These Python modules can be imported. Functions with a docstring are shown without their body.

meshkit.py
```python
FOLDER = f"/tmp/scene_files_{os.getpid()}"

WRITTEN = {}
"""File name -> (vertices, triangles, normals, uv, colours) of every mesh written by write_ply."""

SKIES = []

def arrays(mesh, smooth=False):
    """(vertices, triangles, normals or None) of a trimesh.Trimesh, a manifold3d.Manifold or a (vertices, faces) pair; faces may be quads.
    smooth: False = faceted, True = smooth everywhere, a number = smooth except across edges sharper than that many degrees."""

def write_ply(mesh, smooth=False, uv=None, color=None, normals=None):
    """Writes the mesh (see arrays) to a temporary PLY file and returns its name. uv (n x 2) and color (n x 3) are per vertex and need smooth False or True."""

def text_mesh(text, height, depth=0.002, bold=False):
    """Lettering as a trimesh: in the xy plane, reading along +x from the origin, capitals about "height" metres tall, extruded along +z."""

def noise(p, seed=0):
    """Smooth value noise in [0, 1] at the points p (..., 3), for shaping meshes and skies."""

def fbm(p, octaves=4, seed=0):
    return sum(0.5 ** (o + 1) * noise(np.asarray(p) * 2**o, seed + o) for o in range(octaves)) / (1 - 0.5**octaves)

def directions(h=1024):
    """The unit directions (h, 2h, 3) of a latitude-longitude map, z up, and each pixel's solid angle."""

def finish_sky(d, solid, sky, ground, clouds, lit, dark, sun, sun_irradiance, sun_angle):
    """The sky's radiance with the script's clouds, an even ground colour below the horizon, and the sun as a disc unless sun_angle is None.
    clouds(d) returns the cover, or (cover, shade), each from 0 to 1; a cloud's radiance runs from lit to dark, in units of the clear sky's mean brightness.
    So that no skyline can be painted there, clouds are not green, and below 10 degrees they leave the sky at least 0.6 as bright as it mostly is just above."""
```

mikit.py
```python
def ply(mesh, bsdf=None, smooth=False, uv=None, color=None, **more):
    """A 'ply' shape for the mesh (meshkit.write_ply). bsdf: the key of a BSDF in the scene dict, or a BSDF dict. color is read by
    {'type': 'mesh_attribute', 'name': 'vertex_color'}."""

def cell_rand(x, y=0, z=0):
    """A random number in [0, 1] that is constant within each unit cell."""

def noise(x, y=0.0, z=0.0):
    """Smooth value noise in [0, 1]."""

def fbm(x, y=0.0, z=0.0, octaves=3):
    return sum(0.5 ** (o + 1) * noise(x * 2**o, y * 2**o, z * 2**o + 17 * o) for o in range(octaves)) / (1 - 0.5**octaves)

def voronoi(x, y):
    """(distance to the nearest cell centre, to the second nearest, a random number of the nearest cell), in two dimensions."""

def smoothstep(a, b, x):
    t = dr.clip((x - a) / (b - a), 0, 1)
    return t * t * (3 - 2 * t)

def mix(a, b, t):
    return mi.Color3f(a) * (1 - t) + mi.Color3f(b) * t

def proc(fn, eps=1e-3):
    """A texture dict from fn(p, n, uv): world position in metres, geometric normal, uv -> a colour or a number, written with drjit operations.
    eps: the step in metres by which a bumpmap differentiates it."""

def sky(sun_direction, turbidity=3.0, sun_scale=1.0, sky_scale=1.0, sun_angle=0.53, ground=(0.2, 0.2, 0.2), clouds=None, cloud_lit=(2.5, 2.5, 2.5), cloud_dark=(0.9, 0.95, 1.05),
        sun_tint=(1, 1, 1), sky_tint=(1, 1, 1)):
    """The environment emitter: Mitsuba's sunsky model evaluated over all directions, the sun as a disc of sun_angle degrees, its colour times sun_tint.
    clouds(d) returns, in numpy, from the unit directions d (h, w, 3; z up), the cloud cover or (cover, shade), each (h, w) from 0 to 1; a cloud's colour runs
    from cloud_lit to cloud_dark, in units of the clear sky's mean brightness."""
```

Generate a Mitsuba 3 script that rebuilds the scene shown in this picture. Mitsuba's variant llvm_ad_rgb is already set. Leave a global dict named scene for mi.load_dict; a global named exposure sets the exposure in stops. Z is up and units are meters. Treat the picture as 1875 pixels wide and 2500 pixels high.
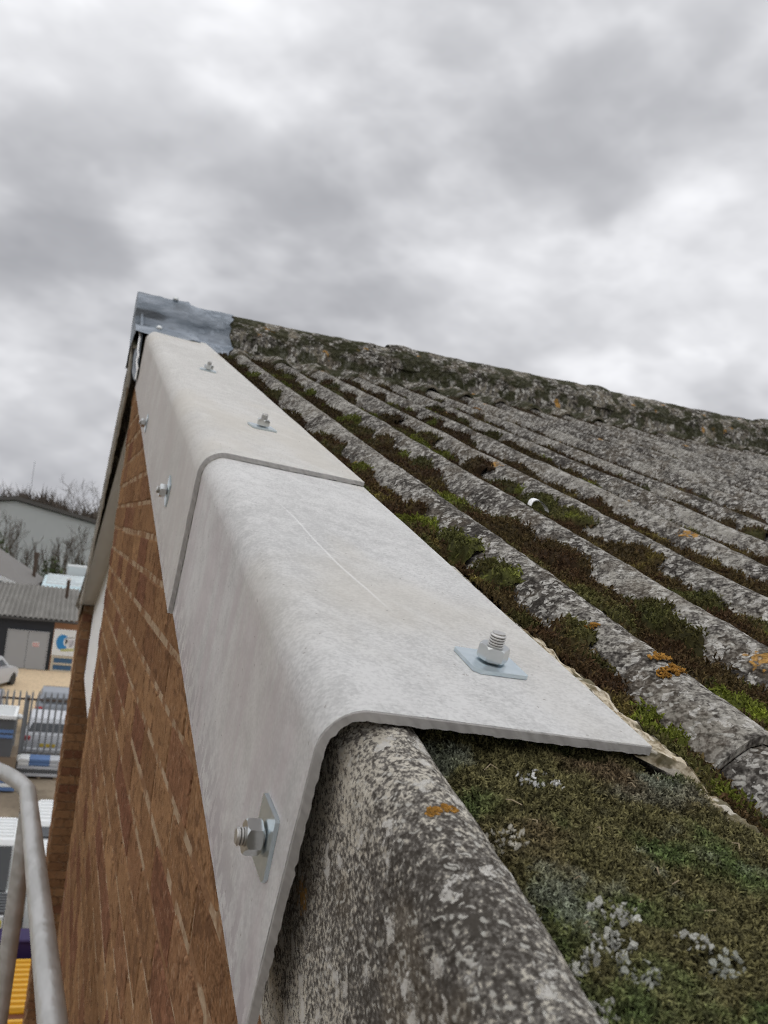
import math
import numpy as np
import trimesh
import drjit as dr
import mitsuba as mi
import manifold3d as m3
import mikit
import meshkit
from mikit import proc, noise, fbm, voronoi, cell_rand, smoothstep, mix

scene, labels = {}, {}
T4 = mi.ScalarTransform4f
CZ = 8.8                      # height of the phone above the yard
exposure = 0.28

# ------------------------------------------------------------------ camera
EYE = np.array([0.0, 0.0, CZ])
FWD = np.array([0.31515, 0.94799, 0.04474])
UP = np.array([-0.13297, -0.00257, 0.99112])
scene['camera'] = {'type': 'thinlens', 'fov': 44.778, 'fov_axis': 'x', 'near_clip': 0.02, 'far_clip': 2000.0,
                   'aperture_radius': 0.0009, 'focus_distance': 0.72,
                   'to_world': T4().look_at(origin=EYE.tolist(), target=(EYE + FWD).tolist(), up=UP.tolist())}

# ------------------------------------------------------------------ sky: broken overcast
MASSES = [(7.6, 27.0, 8.2, .30), (23.5, 24.5, 10.0, -.46), (.6, 21.8, 6.5, -.16), (13.6, 21.5, 6.5, -.26), (-3.3, 16.5, 4.8, -.28), (22.9, 17.9, 2.6, .50),
          (1.9, 17.6, 2.2, .40), (34.8, 22.4, 5.0, .2), (28.3, 20.4, 4.0, -.24), (9.2, 16.0, 6.5, -.22), (-4.1, 11.1, 3.8, .15), (-3.3, 5.6, 5.0, .25),
          (35.1, 29.7, 6.2, -.12), (17.8, 19.5, 2.4, .28), (30.7, 17.3, 5.0, .10)]
LIT, DARK = 14.0, 2.0


def clouds(d):
    x, y, z = d[..., 0], d[..., 1], np.maximum(d[..., 2], 0)
    h = .55 * z + .45
    q = np.stack([x / h, y / h, 1.6 * z / h], -1)
    w = np.stack([meshkit.fbm(q * 3.2 + 5, 4, 3), meshkit.fbm(q * 3.2 + 9, 4, 4), meshkit.fbm(q * 3.2 + 2, 4, 6)], -1) - .5
    big = meshkit.fbm(q * 2.3 + .35 * w + [3.1, 1.7, .5], 5, 11) - .5
    mid = meshkit.fbm(q * 6.5 + .45 * w + [7.3, 2.2, .5], 6, 21) - .5
    fine = meshkit.fbm(q * 15 + .5 * w + [2.3, 5.2, .5], 5, 25) - .5
    puff = np.abs(meshkit.fbm(q * 5.0 + .6 * w + [1.1, 8.2, .5], 5, 31) - .5)
    az, el = np.degrees(np.arctan2(x, y)) + 12 * w[..., 0], np.degrees(np.arcsin(np.clip(d[..., 2], -1, 1))) + 9 * w[..., 1]
    m = 0 * z
    for a, e, r, amp in MASSES:
        da = (az - a + 180) % 360 - 180
        m = m + amp * np.exp(-((da * np.cos(np.radians(e)) * .8) ** 2 + (el - e) ** 2 * 1.6) / (r * r))
    gap = np.exp(-(puff / .10) ** 2)
    t = .97 + .66 * big + .60 * mid + .12 * fine + .15 * gap * (1 + 3 * mid) + .70 * m
    t = .58 + np.logaddexp(0, (t - .58) * 9) / 9
    t = np.minimum(t, 1.5)
    lum = 9.5 * t * (1 + 1.0 * z) / 2
    return np.ones_like(z), np.clip((LIT - lum) / (LIT - DARK), 0, 1)


scene['sky'] = mikit.sky((-.35, -.45, .82), turbidity=3, sun_scale=0.10, sun_angle=60, clouds=clouds,
                         cloud_lit=(LIT * .99, LIT * .995, LIT * 1.015), cloud_dark=(DARK * .94, DARK * .97, DARK * 1.10), ground=(.16, .15, .14))

# ------------------------------------------------------------------ helpers
rng = np.random.default_rng(7)
AL = 0.2550
CA, SA = math.cos(AL), math.sin(AL)
PITCH, KX = 0.146, 0.0105
X0 = 0.4644                   # first crest seen beside the barge board
NTOP, DEPTH = -0.216, 0.050   # crest height, depth of the corrugation
SLOPE = math.tan(AL)


def RF(p):
    """roof frame (across, up the slope, off the roof) -> world"""
    p = np.asarray(p, float)
    x, s, n = p[..., 0] + KX * (p[..., 1] - .4), p[..., 1], p[..., 2]
    return np.stack([x, s * CA - n * SA, s * SA + n * CA + CZ], -1)


def uniq(key):
    if key not in scene and key not in labels:
        return key
    k = 1
    while f'{key}_{k:03d}' in scene or f'{key}_{k:03d}' in labels:
        k += 1
    return f'{key}_{k:03d}'


def put(key, mesh, bsdf, smooth=False, uv=None, color=None):
    key = uniq(key)
    scene[key] = mikit.ply(mesh, bsdf, smooth=smooth, uv=uv, color=color)
    return key


def tag(key, label=None, category=None, group=None, kind=None):
    d = labels.setdefault(key, {})
    for a, b in (('label', label), ('category', category), ('group', group), ('kind', kind)):
        if b:
            d[a] = b
    return key


def thing(key, label, category, group=None):
    key = uniq(key)
    return tag(key, label, category, group)


def grid(P, uv=None, flip=False):
    """(a, b, 3) points -> verts, faces, uv"""
    a, b = P.shape[:2]
    i, j = np.meshgrid(np.arange(a - 1), np.arange(b - 1), indexing='ij')
    k = i * b + j
    f = np.concatenate([np.stack([k, k + 1, k + b + 1], -1).reshape(-1, 3), np.stack([k, k + b + 1, k + b], -1).reshape(-1, 3)])
    if flip:
        f = f[:, ::-1]
    if uv is None:
        uv = np.zeros((a, b, 2))
    return P.reshape(-1, 3), f, uv.reshape(-1, 2)


def join(parts):
    V, F, U, at = [], [], [], 0
    for v, f, u in parts:
        V.append(v); F.append(f + at); U.append(u); at += len(v)
    return (np.vstack(V), np.vstack(F)), np.vstack(U)


def mesh_of(m):
    if isinstance(m, m3.Manifold):
        mm = m.to_mesh()
        return trimesh.Trimesh(np.array(mm.vert_properties)[:, :3], np.array(mm.tri_verts), process=False)
    return m


def box(lo, hi, bev=0.0):
    lo, hi = np.minimum(lo, hi).astype(float), np.maximum(lo, hi).astype(float)
    bev = min(bev, .45 * (hi - lo).min())
    if bev <= 0:
        b = trimesh.creation.box(extents=hi - lo)
        b.apply_translation((lo + hi) / 2)
        return b
    pts = []
    for sx in (0, 1):
        for sy in (0, 1):
            for sz in (0, 1):
                c = np.where([sx, sy, sz], hi, lo)
                dsg = np.where([sx, sy, sz], -1, 1)
                for k in range(3):
                    q = c + dsg * bev
                    q[k] = c[k]
                    pts.append(q)
    return trimesh.Trimesh(*_hull(np.array(pts)), process=False)


def _hull(pts):
    m = m3.Manifold.hull_points(np.asarray(pts, float)).to_mesh()
    return np.array(m.vert_properties)[:, :3], np.array(m.tri_verts)


def hull(pts):
    return trimesh.Trimesh(*_hull(pts), process=False)


def cat(ms):
    return trimesh.util.concatenate([mesh_of(m) for m in ms])


def tube(path, radii, sides=8, cap=True):
    p = np.asarray(path, float)
    r = np.broadcast_to(radii, (len(p),))
    t = np.gradient(p, axis=0)
    t /= np.linalg.norm(t, axis=1, keepdims=True) + 1e-12
    ref = np.array([0, 0, 1.0]) if abs(t[0, 2]) < .9 else np.array([1.0, 0, 0])
    a = np.cross(t, ref)
    a /= np.linalg.norm(a, axis=1, keepdims=True) + 1e-12
    b = np.cross(t, a)
    an = np.arange(sides) * 2 * np.pi / sides
    v = p[:, None] + r[:, None, None] * (np.cos(an)[None, :, None] * a[:, None] + np.sin(an)[None, :, None] * b[:, None])
    i, j = np.meshgrid(np.arange(len(p) - 1), np.arange(sides), indexing='ij')
    q0, q1 = i * sides + j, i * sides + (j + 1) % sides
    f = np.concatenate([np.stack([q0, q0 + sides, q1 + sides], -1).reshape(-1, 3), np.stack([q0, q1 + sides, q1], -1).reshape(-1, 3)])
    v = v.reshape(-1, 3)
    if cap:
        n = len(v)
        v = np.vstack([v, p[:1], p[-1:]])
        jj = np.arange(sides)
        f = np.vstack([f, np.stack([np.full(sides, n), jj, (jj + 1) % sides], 1),
                       np.stack([np.full(sides, n + 1), (len(p) - 1) * sides + (jj + 1) % sides, (len(p) - 1) * sides + jj], 1)])
    return trimesh.Trimesh(v, f, process=False)


def nfbm(P, scale, octv=4, seed=0):
    return meshkit.fbm(np.asarray(P) * scale, octv, seed) - .5


# ------------------------------------------------------------------ materials
def mat(name, color, rough=.7, spec=.4, bump=None, scale=1.0, eps=1e-3, two=True, **more):
    b = {'type': 'principled', 'base_color': color if isinstance(color, dict) else {'type': 'rgb', 'value': list(color)}, 'roughness': rough, 'specular': spec, **more}
    if bump is not None:
        b = {'type': 'bumpmap', 'nested_texture': proc(bump, eps=eps), 'scale': scale, 'nested': b}
    scene[name] = {'type': 'twosided', 'nested': b} if two else b
    return name


def fibre_color(p, n, uv):
    u, v = uv.x, uv.y
    leg = smoothstep(.20, .16, u)                     # the leg has run-off streaks down its face
    m = fbm(u * 500, v * 600, 1.0, 3)
    m2 = fbm(u * 75, v * 60, 3.0, 3)
    big = fbm(u * 9, v * 5, 4.0, 3)
    c = mix((.405, .404, .395), (.565, .563, .552), smoothstep(.28, .72, (.44 - .14 * leg) * m + .26 * m2 + (.30 + .14 * leg) * big))
    stain = smoothstep(.50, .75, fbm(u * 7 + 11, v * 3.2, 2.0, 4))
    c = mix(c, mi.Color3f(.47, .44, .38), stain * .5 * (1 - .6 * leg))
    st = smoothstep(.40, .70, fbm(u * 6, v * 36, 3.0, 4))
    st2 = smoothstep(.45, .65, fbm(u * 14 + 5, v * 120, 6.0, 3))
    c = mix(c, mi.Color3f(.43, .375, .385), leg * (.10 + st * .34 + st2 * .10))
    dust = smoothstep(.075, .0, u) * smoothstep(.40, .58, fbm(u * 90, v * 120, 9.0, 3))
    c = mix(c, mi.Color3f(.30, .27, .28), dust * .6)
    c = mix(c, mi.Color3f(.47, .445, .395), smoothstep(1.104, 1.106, v) * .38)      # the upper board is a warmer grey
    d4, _, r4 = voronoi(u * 60, v * 55)
    c = mix(c, mi.Color3f(.27, .25, .23), smoothstep(.075, .03, d4) * dr.select(r4 > .80, 1.0, 0.0) * .7)
    smear = smoothstep(.60, .74, fbm(u * 45 + v * 30, v * 8 - u * 6, 8.0, 3))
    c = mix(c, mi.Color3f(.70, .70, .69), smear * .10 * (1 - leg))
    scr = smoothstep(.0018, .0005, dr.abs(u - .262 - .012 * fbm(v * 7, 0.3, 0.0, 2) + .10 * (v - .72))) * smoothstep(.95, .85, v) * smoothstep(.58, .66, v)
    return mix(c, mi.Color3f(.70, .70, .69), scr * .5)


def fibre_bump(p, n, uv):
    return fbm(uv.x * 520, uv.y * 640, 2.0, 2) + .5 * fbm(uv.x * 150, uv.y * 130, 5.0, 2)


mat('fibre_cement', proc(fibre_color), .62, .35, fibre_bump, .00034, 3e-4)
mat('cut_fibre_cement', proc(lambda p, n, uv: mix((.30, .29, .28), (.52, .51, .495), fbm(p.x * 300 + p.z * 240, p.y * 300, p.z * 80, 3))), .9, .2)


def asbestos_color(sx=1.0, orange=.978, pale=.62, dark=(.046, .041, .036), lite=(.325, .310, .275), os=1.0, lift=0.0):
    def f(p, n, uv):
        u, v = uv.x, uv.y
        big = fbm(u * 18, v * 10, 1.0, 3)
        a = fbm(u * 230 * sx, v * 210 * sx, 5.0, 4)
        b = fbm(u * 480 * sx, v * 420 * sx, 8.0, 2)
        k = .55 * a + .45 * b + .50 * (big - .5) + lift
        c = mix(dark, (.135, .125, .112), smoothstep(.36, .52, k))
        c = mix(c, lite, smoothstep(.52, .70, k))
        c = mix(c, (.13, .105, .075), smoothstep(.5, .7, fbm(u * 26 + 9, v * 20, 3.0, 3)) * .35)
        w = .010 * (noise(u * 200, v * 200, 1.0) - .5)
        d1, _, r1 = voronoi((u + w) * 92, (v + w) * 82)
        c = mix(c, (.47, .455, .42), smoothstep(.46, .26, d1 + .9 * (b - .5) + .5 * (a - .5)) * dr.select(r1 > pale, 1.0, 0.0) * (.3 + .7 * r1))
        d3, _, r3 = voronoi((u - w) * 120 * sx, (v + w) * 105 * sx)
        c = mix(c, (.44, .43, .39), smoothstep(.34, .2, d3) * dr.select(r3 > .74, 1.0, 0.0) * .8)
        d2, _, r2 = voronoi((u - w) * 17 * os + 7.3, (v + w) * 13 * os + 3.1)
        return mix(c, (.40, .22, .06), smoothstep(.22, .08, d2 + .6 * (a - .5)) * dr.select(r2 > orange, 1.0, 0.0) * .9)
    return f


def asbestos_bump(p, n, uv):
    return fbm(uv.x * 320, uv.y * 280, 3.0, 2) + 1.6 * fbm(uv.x * 95, uv.y * 80, 6.0, 2)


mat('asbestos_sheet', proc(asbestos_color()), .95, .15, asbestos_bump, .0040, 6e-4)
mat('old_barge', proc(asbestos_color(2.0, .994, .84, (.060, .053, .045), (.46, .43, .365), 1.6, .045)), .95, .15, asbestos_bump, .0020, 4e-4)


def ridge_color(p, n, uv):
    c = asbestos_color(.45, .90, .70, (.032, .030, .022), (.225, .205, .16), 1.5)(p, n, uv)
    alg = smoothstep(.42, .56, fbm(p.x * 24, p.y * 20, p.z * 26, 4))
    c = mix(c, (.032, .034, .014), alg * .85)
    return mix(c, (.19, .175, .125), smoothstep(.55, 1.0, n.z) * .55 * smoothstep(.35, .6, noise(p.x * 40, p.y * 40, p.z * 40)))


mat('ridge_asbestos', proc(ridge_color), .95, .15, lambda p, n, uv: fbm(p.x * 70, p.y * 70, p.z * 70, 3), .016, 2e-3)


def mortar_color(p, n, uv):
    k = fbm(p.x * 260, p.y * 260, p.z * 260, 3)
    c = mix((.22, .175, .11), (.52, .46, .35), smoothstep(.3, .65, k))
    c = mix(c, (.085, .075, .04), smoothstep(.47, .60, fbm(p.x * 70, p.y * 55, p.z * 60, 4)) * .85)
    return mix(c, (.62, .58, .50), smoothstep(.62, .70, fbm(p.x * 150, p.y * 150, p.z * 150, 2)) * .7)


mat('cream_mortar', proc(mortar_color), .95, .1)


def brick_cell(p):
    row = dr.floor(p.z / .075)
    colf = p.y / .225 + .5 * (row - 2 * dr.floor(row * .5))
    return dr.floor(colf), row


def brick_color(p, n, uv):
    cx_, ry = brick_cell(p)
    r = cell_rand(cx_, ry, 3)
    r2 = cell_rand(cx_, ry, 8)
    c = mix((.205, .108, .054), (.315, .178, .090), r)
    c = mix(c, (.175, .075, .046), smoothstep(.68, .92, r2) * .8)
    drag = fbm(p.y * 210, p.z * 22, p.x * 40 + 9 * r, 3)
    blot = fbm(p.y * 60, p.z * 60, p.x * 60 + 5 * r2, 4)
    grit = fbm(p.y * 260, p.z * 330, p.x * 200, 2)
    c = c * (.34 + .22 * drag + .62 * blot + .55 * grit)
    c = mix(c, (.40, .27, .17), smoothstep(.60, .72, fbm(p.y * 130, p.z * 130, p.x * 90, 3)) * .35)
    return mix(c, (.11, .055, .030), smoothstep(.56, .70, fbm(p.y * 34 + 3, p.z * 70, p.x * 50, 4)) * .55)


mat('brick_face', proc(brick_color), .92, .15, lambda p, n, uv: fbm(p.y * 150, p.z * 170, p.x * 160, 3), .014, 1e-3)
def joint_color(p, n, uv):
    k = fbm(p.y * 90, p.z * 140, p.x * 70, 3)
    c = mix((.24, .16, .095), (.47, .36, .25), k)
    return mix(c, (.21, .105, .050), smoothstep(.44, .58, fbm(p.y * 22, p.z * 40, p.x * 20, 4)) * .85)


mat('brick_mortar', proc(joint_color), .95, .1, lambda p, n, uv: fbm(p.y * 170, p.z * 170, p.x * 160, 3), .008, 1e-3)
mat('zinc', proc(lambda p, n, uv: mix((.50, .60, .66), (.70, .78, .82), fbm(p.x * 120, p.y * 120, p.z * 120, 3))), .26, .5, metallic=.95)
mat('bright_zinc', (.58, .60, .60), .14, .5, metallic=1.0)
mat('dull_thread', (.55, .54, .52), .35, .5, metallic=.9)


def paint_color(p, n, uv):
    k = fbm(p.x * 12, p.y * 20, p.z * 26, 3)
    c = mix((.15, .18, .215), (.255, .29, .335), smoothstep(.35, .65, k))
    c = mix(c, (.33, .38, .44), smoothstep(.58, .70, fbm(p.x * 60, p.y * 60, p.z * 40, 3)) * smoothstep(.33, .40, p.x) * .6)
    return mix(c, (.045, .05, .055), smoothstep(.56, .68, fbm(p.x * 7 + 4, p.y * 9, p.z * 20, 3)) * smoothstep(.36, .16, p.x) * .85)


mat('grey_paint', proc(paint_color), .5, .4, lambda p, n, uv: fbm(p.x * 30, p.y * 60, p.z * 60, 3), .006, 2e-3)
mat('white_paint', (.80, .81, .81), .5)
mat('soffit_board', proc(lambda p, n, uv: mix((.47, .45, .40), (.55, .53, .48), fbm(p.x * 6, p.y * 3, p.z * 3, 3))), .7)
mat('dark_void', (.02, .02, .02), .9, .1)
mat('moss_leaf', {'type': 'mesh_attribute', 'name': 'vertex_color'}, .85, .15)
mat('lichen', {'type': 'mesh_attribute', 'name': 'vertex_color'}, .9, .1)
mat('galvanised', proc(lambda p, n, uv: mix((.47, .47, .455), (.57, .57, .56), smoothstep(.3, .7, fbm(p.x * 30 + p.z * 20, p.y * 14, p.z * 30, 4)))), .42, .5,
    lambda p, n, uv: fbm(p.x * 60, p.y * 60, p.z * 60, 3), .003, 1e-3, metallic=.55)


# ================================================================== THE BRICK BUILDING
B = thing('brick_building', 'brown brick gable building with mossy corrugated cement roof in the foreground', 'building')
WX = 0.160                    # outer face of the near gable wall
YR = 3.556                    # ridge line
ZR = CZ + SLOPE * YR + NTOP / CA


def roof_z(y):
    return np.where(np.asarray(y) < YR, ZR - SLOPE * (YR - np.asarray(y)), ZR - SLOPE * (np.asarray(y) - YR))


EAVE_N, EAVE_F = -3.1, 9.55
YC = 3.65                     # corner of the near wall block


def prism_x(poly, x0, x1):
    """polygon in (y, z) extruded along x"""
    from shapely.geometry import Polygon
    e = trimesh.creation.extrude_polygon(Polygon(poly), x1 - x0, engine='earcut')
    v = e.vertices
    e.vertices = np.c_[v[:, 2] + x0, v[:, 0], v[:, 1]]
    return e


# wall core: near block, recessed far block, other walls
near = prism_x([(EAVE_N + .3, 0), (YC, 0), (YC, float(roof_z(YC)) - .16), (EAVE_N + .3, float(roof_z(EAVE_N + .3)) - .14)], WX + .0012, .40)
far = prism_x([(YC, 0), (9.4, 0), (9.4, float(roof_z(9.4)) - .2), (YC, float(roof_z(YC)) - .2)], .41, .62)
back = cat([box([.40, EAVE_N + .3, 0], [9.0, EAVE_N + .55, float(roof_z(EAVE_N + .3)) - .14]), box([.62, 9.15, 0], [9.0, 9.4, float(roof_z(9.4)) - .2])])
put(B + '__wall', cat([near, far, back]), 'brick_mortar')

# bricks of the near gable wall
cand = []
for row in range(0, 128):
    z0 = row * .075
    off = .5 * (row % 2)
    for c in range(-8, 20):
        ya, yb = (c - off) * .225 + .005, (c - off + 1) * .225 - .005
        yb = min(yb, YC)
        if yb - ya < .06 or ya < -1.2:
            continue
        if z0 + .068 > float(roof_z(min(ya, 3.5))) - .15:
            continue
        cand.append((ya, yb, z0 + .005, z0 + .070))
# those that show largest in the photograph: below the board, ahead of the lens
def shows(b):
    y, z = (b[0] + b[1]) / 2, (b[2] + b[3]) / 2 - CZ
    u = np.array([WX, y, z])
    c = np.array([u @ [.93968, -.3183, .12524], u @ [.13297, .00257, -.99112], u @ FWD])
    if c[2] < .1:
        return 1e9
    px, py = 937 + 2276 * c[0] / c[2], 1250 + 2276 * c[1] / c[2]
    return (0 if -60 < px < 760 and py < 2650 else 1e6) + y * y + z * z


cand.sort(key=shows)
rb = np.random.default_rng(3)
rest = []
for k, (ya, yb, za, zb) in enumerate(cand):
    p = .0016 * rb.random()
    j = rb.normal(0, .0012, 6)
    b = box([WX - p, ya + j[0], za + j[1]], [WX + .03, yb + j[2], zb + j[3]], .003)
    if k < 300:
        put(B + '__wall__brick', b, 'brick_face')
    else:
        rest.append(b)
# pier and lower far wall, whose bricks are too far off to pick out from one another one by one
for row in range(0, 128):
    z0 = row * .075
    if z0 + .07 < float(roof_z(8.65)) - .17:
        cuts = [.213, .30, .40] if row % 2 else [.213, .345, .40]
        for a, b2 in zip(cuts[:-1], cuts[1:]):
            rest.append(box([a + .004, 8.64 - .004 * rb.random(), z0 + .005], [b2 - .004, 8.70, z0 + .070]))
        for a in np.arange(8.65 + .11 * (row % 2), 9.3, .225):
            rest.append(box([.206 - .003 * rb.random(), a + .005, z0 + .005], [.25, a + .22, z0 + .07]))
key = put(B + '__brickwork', cat(rest), 'brick_face')
tag(key, kind='stuff')
put(B + '__pier', box([.212, 8.65, 0], [.42, 9.4, float(roof_z(8.65)) - .16]), 'brick_mortar')
# white board and soffit under the far verge
zs0, zs1 = float(roof_z(YC)) - .155, float(roof_z(8.66)) - .155
key = put(B + '__white_board', prism_x([(YC + .02, CZ - 1.41), (8.62, CZ - 1.41), (8.62, zs1 + .02), (YC + .02, zs0 + .02)], .30, .335), 'white_paint')
tag(key, 'white painted board under the far verge')
key = put(B + '__soffit', prism_x([(YC - .15, float(roof_z(YC)) - .150), (8.68, zs1), (8.68, zs1 + .03), (YC - .15, float(roof_z(YC)) - .12)], .178, .42), 'soffit_board')
tag(key, 'beige soffit board under the far verge')


# ---- corrugated sheets
def crest_n(x):
    return NTOP - DEPTH * .5 * (1 - np.cos(2 * np.pi * (x - X0) / PITCH))


def sheet(xa, xb, sa, sb, dn, ds, far=False, nper=14):
    nx = max(3, int(round((xb - xa) / PITCH * nper)) + 1)
    xs = np.linspace(xa, xb, nx)
    ss = [sa]
    while ss[-1] < sb - 1e-6:
        ss.append(min(sb, ss[-1] + (ds if ss[-1] < 1.3 else ds * 3)))
    ss = np.array(ss)
    X, S = np.meshgrid(xs, ss, indexing='ij')
    edge = rng.normal(0, .0016, nx)
    for _ in range(1):
        edge = (edge + np.roll(edge, 1)) / 1.4
    S = S + np.where(S == sa, edge[:, None], 0)
    Nn = crest_n(X) + dn
    jit = nfbm(np.stack([X, S, 0 * X], -1), 45, 3, 5) * .0032 + nfbm(np.stack([X, S, 0 * X], -1), 6, 2, 6) * .005
    P = np.stack([X, S, Nn + jit], -1)
    Q = np.stack([X, S, Nn + jit - .0068], -1)
    arc = np.concatenate([[0], np.cumsum(np.hypot(np.diff(xs), np.diff(crest_n(xs))))])
    uv = np.stack([np.broadcast_to(arc[:, None], X.shape) + xa * 1.2, S + dn * 50], -1)
    fr = np.stack([P[:, 0], Q[:, 0]], 1)
    le = np.stack([P[0], Q[0]], 1)
    W = RF if not far else (lambda p: RF(p) * [1, -1, 1] + [0, 2 * YR, 0])
    parts = [grid(W(P), uv, far), grid(W(Q), uv, not far), grid(W(fr), np.stack([uv[:, 0], uv[:, 0] + [0, .006]], 1), not far), grid(W(le), np.stack([uv[0], uv[0] + [.006, 0]], 1), far)]
    return join(parts)


LAP, STOP = .478, 3.54
for k in range(6):
    xa = X0 - PITCH * 2 + k * PITCH * 7 + .03
    xb = xa + PITCH * 7 + .05
    m, uv = sheet(xa, xb, LAP, STOP, .0035 * (k % 2), .012)
    put(B + '__roof_sheet', m, 'asbestos_sheet', True, uv)
    m, uv = sheet(xa, xb, -2.2, LAP + .15, -.0078 + .0035 * (k % 2), .02)
    put(B + '__roof_sheet', m, 'asbestos_sheet', True, uv)
m, uv = sheet(.19, X0 + PITCH * 41, -2.6, 3.54, .0, .15, True, 8)
put(B + '__far_roof_sheet', m, 'asbestos_sheet', True, uv)


# ---- swept verge boards
def board_profile(leg, xk, xl, xb, n_top, tip_x, tip_n, r, th, leg_n=14):
    """outer outline from the foot of the leg over the bend to the tip, and the inner one"""
    c = np.array([xl + r, n_top - r])
    pts = [np.array([xk + (xl - xk) * t, -leg + (c[1] + leg) * t]) for t in np.linspace(0, 1, leg_n)]
    for a in np.linspace(math.pi, math.pi / 2, 14)[1:]:
        pts.append(c + r * np.array([math.cos(a), math.sin(a)]))
    for t in np.linspace(0, 1, 16)[1:]:
        pts.append(np.array([c[0] + (tip_x - c[0]) * t, n_top + (tip_n - n_top) * t]))
    o = np.array(pts)
    tt = np.gradient(o, axis=0)
    tt /= np.linalg.norm(tt, axis=1, keepdims=True)
    nn = np.c_[tt[:, 1], -tt[:, 0]]
    return o, o + nn * th


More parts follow.
